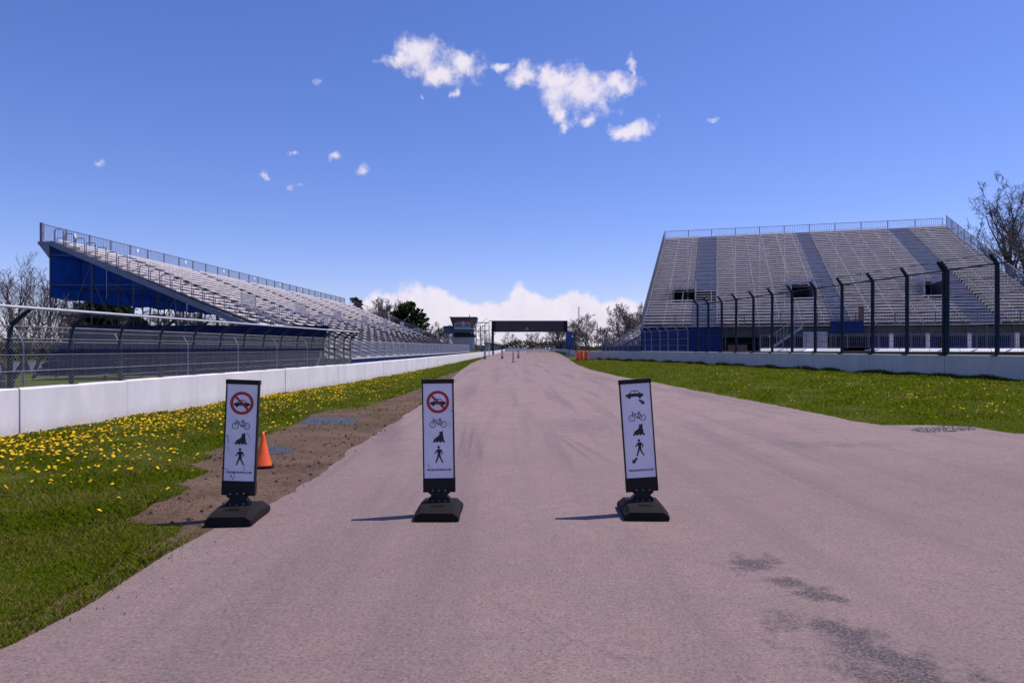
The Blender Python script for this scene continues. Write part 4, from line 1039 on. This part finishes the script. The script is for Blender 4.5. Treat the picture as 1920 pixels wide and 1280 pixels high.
evergreen('dark pine seen below the blue tarpaulin of left stand', gp(178,64), hpx(557,64), 3.6, 21, 3000, .3)
evergreen('low spreading pine under the left stand tarpaulin', gp(222,70), hpx(572,70), 4.2, 22, 3000, .3)
# behind the far end of the left stand
bare_tree('bare_tree', 'pale bare tree rising behind the far end of left stand', gp(703,135), hpx(556,135), 31, 4, (8,6,5,4), .55, None, 900, 2, .6, .2, .022)
bare_tree('bare_tree', 'second pale bare tree beside the dark spruce', gp(730,140), hpx(560,140), 32, 4, (8,6,5,4), .55, None, 900, 2, .6, .2, .022)
evergreen('dark green spruce behind left stand near the control tower', gp(766,134), hpx(567,134), 6.0, 23, 3200, .5)
evergreen('dark evergreen tip above the top rail of left stand', gp(668,128), hpx(557,128), 2.6, 24, 1600, .4)
for k, (px, Y, py) in enumerate(((795,150,594),(815,160,601),(690,150,575),(842,175,612))):
    bare_tree('bare_tree', ('bare twiggy tree standing next to the dark spruce, towards the tower','bare twiggy tree midway between dark spruce and control tower','bare twiggy tree between evergreen tip and pale bare tree','bare twiggy tree right behind the blue annex of the tower')[k], gp(px,Y), hpx(py,Y), 50+k, 4, (7,5,5,3), .7, 'bare trees behind the left stand', 600, 2, .4, .15, .025)
# right of the gantry
for k, (px, Y, py, lab) in enumerate(((1108,185,585,'broad budding tree beside the lattice mast'),(1080,200,598,'low budding tree just right of the gantry'),(1135,190,606,'bushy bare tree between mast tree and small stand'),
        (1168,135,566,'tall dark bare tree behind the small stepped stand'),(1200,140,568,'bare tree touching the tall stand edge'),(1053,215,606,'dark bare tree rising behind the gantry end'))):
    bare_tree('bare_tree', lab, gp(px,Y), hpx(py,Y)-.3, 60+k, 4, (8,6,5,4), .8, None, 1500 if k < 3 else 300, 2, .35, .22, .026, .12)
# big tree behind the right stand
bare_tree('bare_tree', 'huge bare tree with thick dark limbs behind the right stand', gp(1893,104), hpx(332,104), 77, 5, (6,4,4,4,3), .44, None, 3500, 4, .55, .60, .018, .35)
bare_tree('bare_tree', 'big bare tree leaning out at the right stand end', gp(1940,98), hpx(385,98), 78, 4, (8,6,5,5), .6, None, 1500, 3, .5, .35, .02, .25)
# distant wood closing the view: one mass
def wood():
    rnd = random.Random(5); q = np.random.default_rng(5); m = MB(); P = []
    for k in range(150):
        a = rnd.uniform(-.78,.78); d = rnd.uniform(345,430); x = d*math.sin(a); y = d*math.cos(a)
        H = rnd.uniform(7.5,12.5)
        m.tube([(x,y,0),(x+rnd.gauss(0,.3),y,H*.5),(x+rnd.gauss(0,.6),y,H)], [.22,.14,.04], 4, False)
        for j in range(14):
            f = rnd.uniform(.25,.95); aa = rnd.random()*6.283; L = H*.36*rnd.uniform(.5,1.1)*(1.2-f)
            b = Vector((x,y,H*f)); e = b+Vector((math.cos(aa)*L, math.sin(aa)*L, L*.8)); m.tube([b,e],[.09,.05],3,False)
            for i in range(5):
                e2 = b.lerp(e, rnd.uniform(.4,1)); e3 = e2+Vector((rnd.gauss(0,.6),rnd.gauss(0,.6),rnd.uniform(.3,1.2))); m.tube([e2,e3],[.06,.035],3,False)
    n = 42000
    a = q.uniform(-.8,.8,n); d = q.uniform(336,420,n); hgt = 4.0+1.4*np.sin(a*37)+1.0*np.sin(a*91+1)+q.normal(0,.5,n)
    z = np.abs(hgt)*q.uniform(0,1,n)**.7
    V, Fc = leaf_quads(np.stack([d*np.sin(a), d*np.cos(a), z], 1), .55, rnd)
    o = m.build('distant_wood', TWIG); tag(o, 'distant leafless wood closing the horizon beyond the track', None, None, 'stuff')
    o2 = link('distant_scrub', fast_mesh('distant_scrub', V, Fc), SHRUB); tag(o2, 'brown green scrub at the foot of the distant wood', None, None, 'stuff')
wood()
def bank_scrub():
    rnd = random.Random(9); q = np.random.default_rng(9); n = 9000
    x = q.uniform(-125,-42,n); y = 76+q.uniform(0,26,n)+(-x-42)*.12; z = np.abs(q.normal(0,1,n))*(1.0+.7*np.sin(x*.4))+.05
    V, Fc = leaf_quads(np.stack([x,y,z],1), .32, rnd); tag(link('lake_scrub', fast_mesh('lake_scrub', V, Fc), SHRUB), 'brown scrub on the far lake bank', None, None, 'stuff')
bank_scrub()

# ------------------------------------------------------------------ grass and dandelions
q = np.random.default_rng(12)
def in_poly(x, y, poly):
    inside = np.zeros(len(x), bool); px_ = [p[0] for p in poly]; py_ = [p[1] for p in poly]; j = len(poly)-1
    for i in range(len(poly)):
        c = ((py_[i] > y) != (py_[j] > y)); den = (py_[j]-py_[i]) or 1e-9
        inside ^= c & (x < (px_[j]-px_[i])*(y-py_[i])/den+px_[i]); j = i
    return inside
WRy = [p[1] for p in WR]; WRx = [p[0] for p in WR]
def vis(x, y): return np.abs(x) < .80*y+.6
def sample_lawn(side, n, y0, y1, power):
    u = q.random(n); y = y0*(y1/y0)**u if power else q.uniform(y0,y1,n)
    if side == 'L':
        a = XWL(y); b = XL(y)+.10; a = np.maximum(a, -.78*y-.5)
    else:
        a = XR(y)-.08; b = np.interp(y, WRy, WRx); b = np.minimum(b, .79*y+.5)
    x = a+(b-a)*q.random(n); ok = (b > a) & vis(x, y)
    return x[ok], y[ok]
def keep_edges(x, y):
    d = in_poly(x, y, DPOLY); fade = q.random(len(x)) < .035
    near = (XL(y)-x < np.interp(y, ye, we)) & (q.random(len(x)) > .22)
    return (~d & ~near) | fade
def blades(x, y, hgt, wid, name, label, parent=None):
    n = len(x); z = g(x); a = q.uniform(0, 6.283, n); dist = np.hypot(x, y)
    h = hgt*q.uniform(.5,1.3,n)*(.75+.5*np.sin(x*2.1+np.sin(y*1.3))*np.sin(y*1.7)); wd = wid*np.maximum(1, dist/7.0)*q.uniform(.7,1.3,n); h = h*np.clip(dist/12,1,1.6)
    ca, sa = np.cos(a), np.sin(a); ln = q.uniform(.2,1.0,n)*h; lx, ly = np.cos(a+1.57)*ln, np.sin(a+1.57)*ln
    B = np.stack([x,y,z-.005],1); S = np.stack([ca*wd/2, sa*wd/2, 0*wd],1)
    M = B+np.stack([lx*.35,ly*.35,h*.6],1); T = B+np.stack([lx,ly,h],1)
    V = np.stack([B-S, B+S, M+S*.75, T, M-S*.75], 1).reshape(-1,3); Fc = np.arange(5*n).reshape(-1,5)
    return tag(link(name, fast_mesh(name, V, Fc), GRASSB), label, None, None, 'stuff')
xs, ys_ = [], []
for (n, a, b) in ((230000,3.4,18),(90000,18,110)):
    x, y = sample_lawn('L', n, a, b, True); k = keep_edges(x, y); xs.append(x[k]); ys_.append(y[k])
xl, yl = np.concatenate(xs), np.concatenate(ys_)
blades(xl, yl, .050, .0065, 'lawn_grass', 'grass blades of the dandelion lawn by the white wall')
x, y = sample_lawn('R', 190000, 7.5, 80, True)
blades(x, y, .055, .0065, 'lawn_grass', 'grass blades of the lawn below the grey wall')
# taller fringe at the foot of the right wall
yy = q.uniform(20, 75, 16000); xx = np.interp(yy, WRy, WRx)-np.abs(q.normal(0,.10,16000))-.01
blades(xx, yy, .12, .006, 'lawn_grass', 'taller grass fringe along the foot of the grey wall')

def dandelions(x, y, size, name, label):
    n = len(x); z = g(x)+q.uniform(.035,.085,n); s = size*q.uniform(.7,1.25,n); k = 6; V = []
    tilt = q.normal(0,.35,(n,2)); c = np.stack([x,y,z],1)
    ring = []
    for j in range(k):
        t_ = 6.283*j/k; ox_, oy_ = np.cos(t_)*s, np.sin(t_)*s; ring.append(c+np.stack([ox_,oy_,ox_*tilt[:,0]+oy_*tilt[:,1]],1))
    topv = c+np.stack([0*s,0*s,s*.55],1)
    V = np.stack(ring+[topv],1).reshape(-1,3); base = np.arange(n)[:,None]*7
    Fc = np.concatenate([base+np.array([[j,(j+1)%k,6]]) for j in range(k)],0)
    return tag(link(name, fast_mesh(name, V, Fc), YELLOW), label, None, None, 'stuff')
x, y = sample_lawn('L', 34000, 4.2, 60, True)
rel = (x-XWL(y))/(XL(y)-XWL(y))
cl_ = .5+.5*np.sin(x*1.9+y*.6)*np.sin(y*1.1-x*.7)
pr = np.exp(-(rel/.42)**2)*np.clip((y-4.5)/6.5,.02,1)*(.22+.78*cl_)*np.clip(1.3-(y-16)/26,.12,1)
k = (q.random(len(x)) < pr*.66) & keep_edges(x, y) & ~in_poly(x, y, DPOLY)
dandelions(x[k], y[k], .023, 'dandelions', 'yellow dandelion flowers dotted over the lawn by white wall')
x, y = sample_lawn('R', 9000, 13, 75, True)
cl_ = .5+.5*np.sin(x*1.1+y*.5)*np.sin(y*.8-x*.6); bmid = (x-XR(y))/(np.interp(y,WRy,WRx)-XR(y))
k = (q.random(len(x)) < .34*cl_*np.clip(bmid*2.2,.05,1)) 
dandelions(x[k], y[k], .020, 'dandelions', 'scattered small yellow flowers in the lawn below grey wall')
# clods at the wall foot and pebbles on the dirt
def clods(name, label, P, size, material, seed):
    r = random.Random(seed); m = MB()
    for (x, y, z) in P:
        s = size*r.uniform(.5,1.5); k = 6; ph = r.random()*6
        lo = [(x+s*math.cos(ph+6.283*j/k)*r.uniform(.7,1.2), y+s*math.sin(ph+6.283*j/k)*r.uniform(.7,1.2), z-.01) for j in range(k)]
        hi = [(x+(p[0]-x)*.55, y+(p[1]-y)*.55, z+s*r.uniform(.4,.9)) for p in lo]; m.add(lo+hi, [tuple(range(k,2*k))]+[(j,(j+1)%k,k+(j+1)%k,k+j) for j in range(k)])
    tag(m.build(name, material), label, None, None, 'stuff')
SOIL = mat('dark_soil', (.045,.030,.022), .95, 0, .3, 20)
r = random.Random(2)
clods('soil_clods', 'dark soil clods along the foot of the white wall', [(float(XWL(y))+.03+abs(r.gauss(0,.04)), y, .01) for y in [r.choice((12.6,14.2,16.2,21.5,23.8,28,30.5,33,35,37,39,42))+r.gauss(0,.35) for _ in range(70)]], .06, SOIL, 3)
P = []
while len(P) < 900:
    x_, y_ = r.uniform(-5.5,-1.5), 5.9*(30/5.9)**r.random()
    if in_poly(np.array([x_]), np.array([y_]), DPOLY)[0]: P.append((x_, y_, .008))
P2 = [p_ for p_ in P if r.random() < .22]
clods('soil_crumbs', 'dark soil crumbs scattered over the bare dirt', P2, .022, SOIL, 14)
clods('dirt_pebbles', 'small pebbles and crumbs on the bare dirt', P, .010, mat('pebble', (.20,.15,.12), .9, 0, .4, 40), 4)
P = []
for _ in range(160):
    y_ = 4*(25/4)**r.random(); P.append((float(XL(y_))+abs(r.gauss(0,.25))+.02, y_, .017))
clods('track_grit', 'loose grit along the asphalt edge', P, .004, mat('pebble', (.20,.15,.12)), 6)
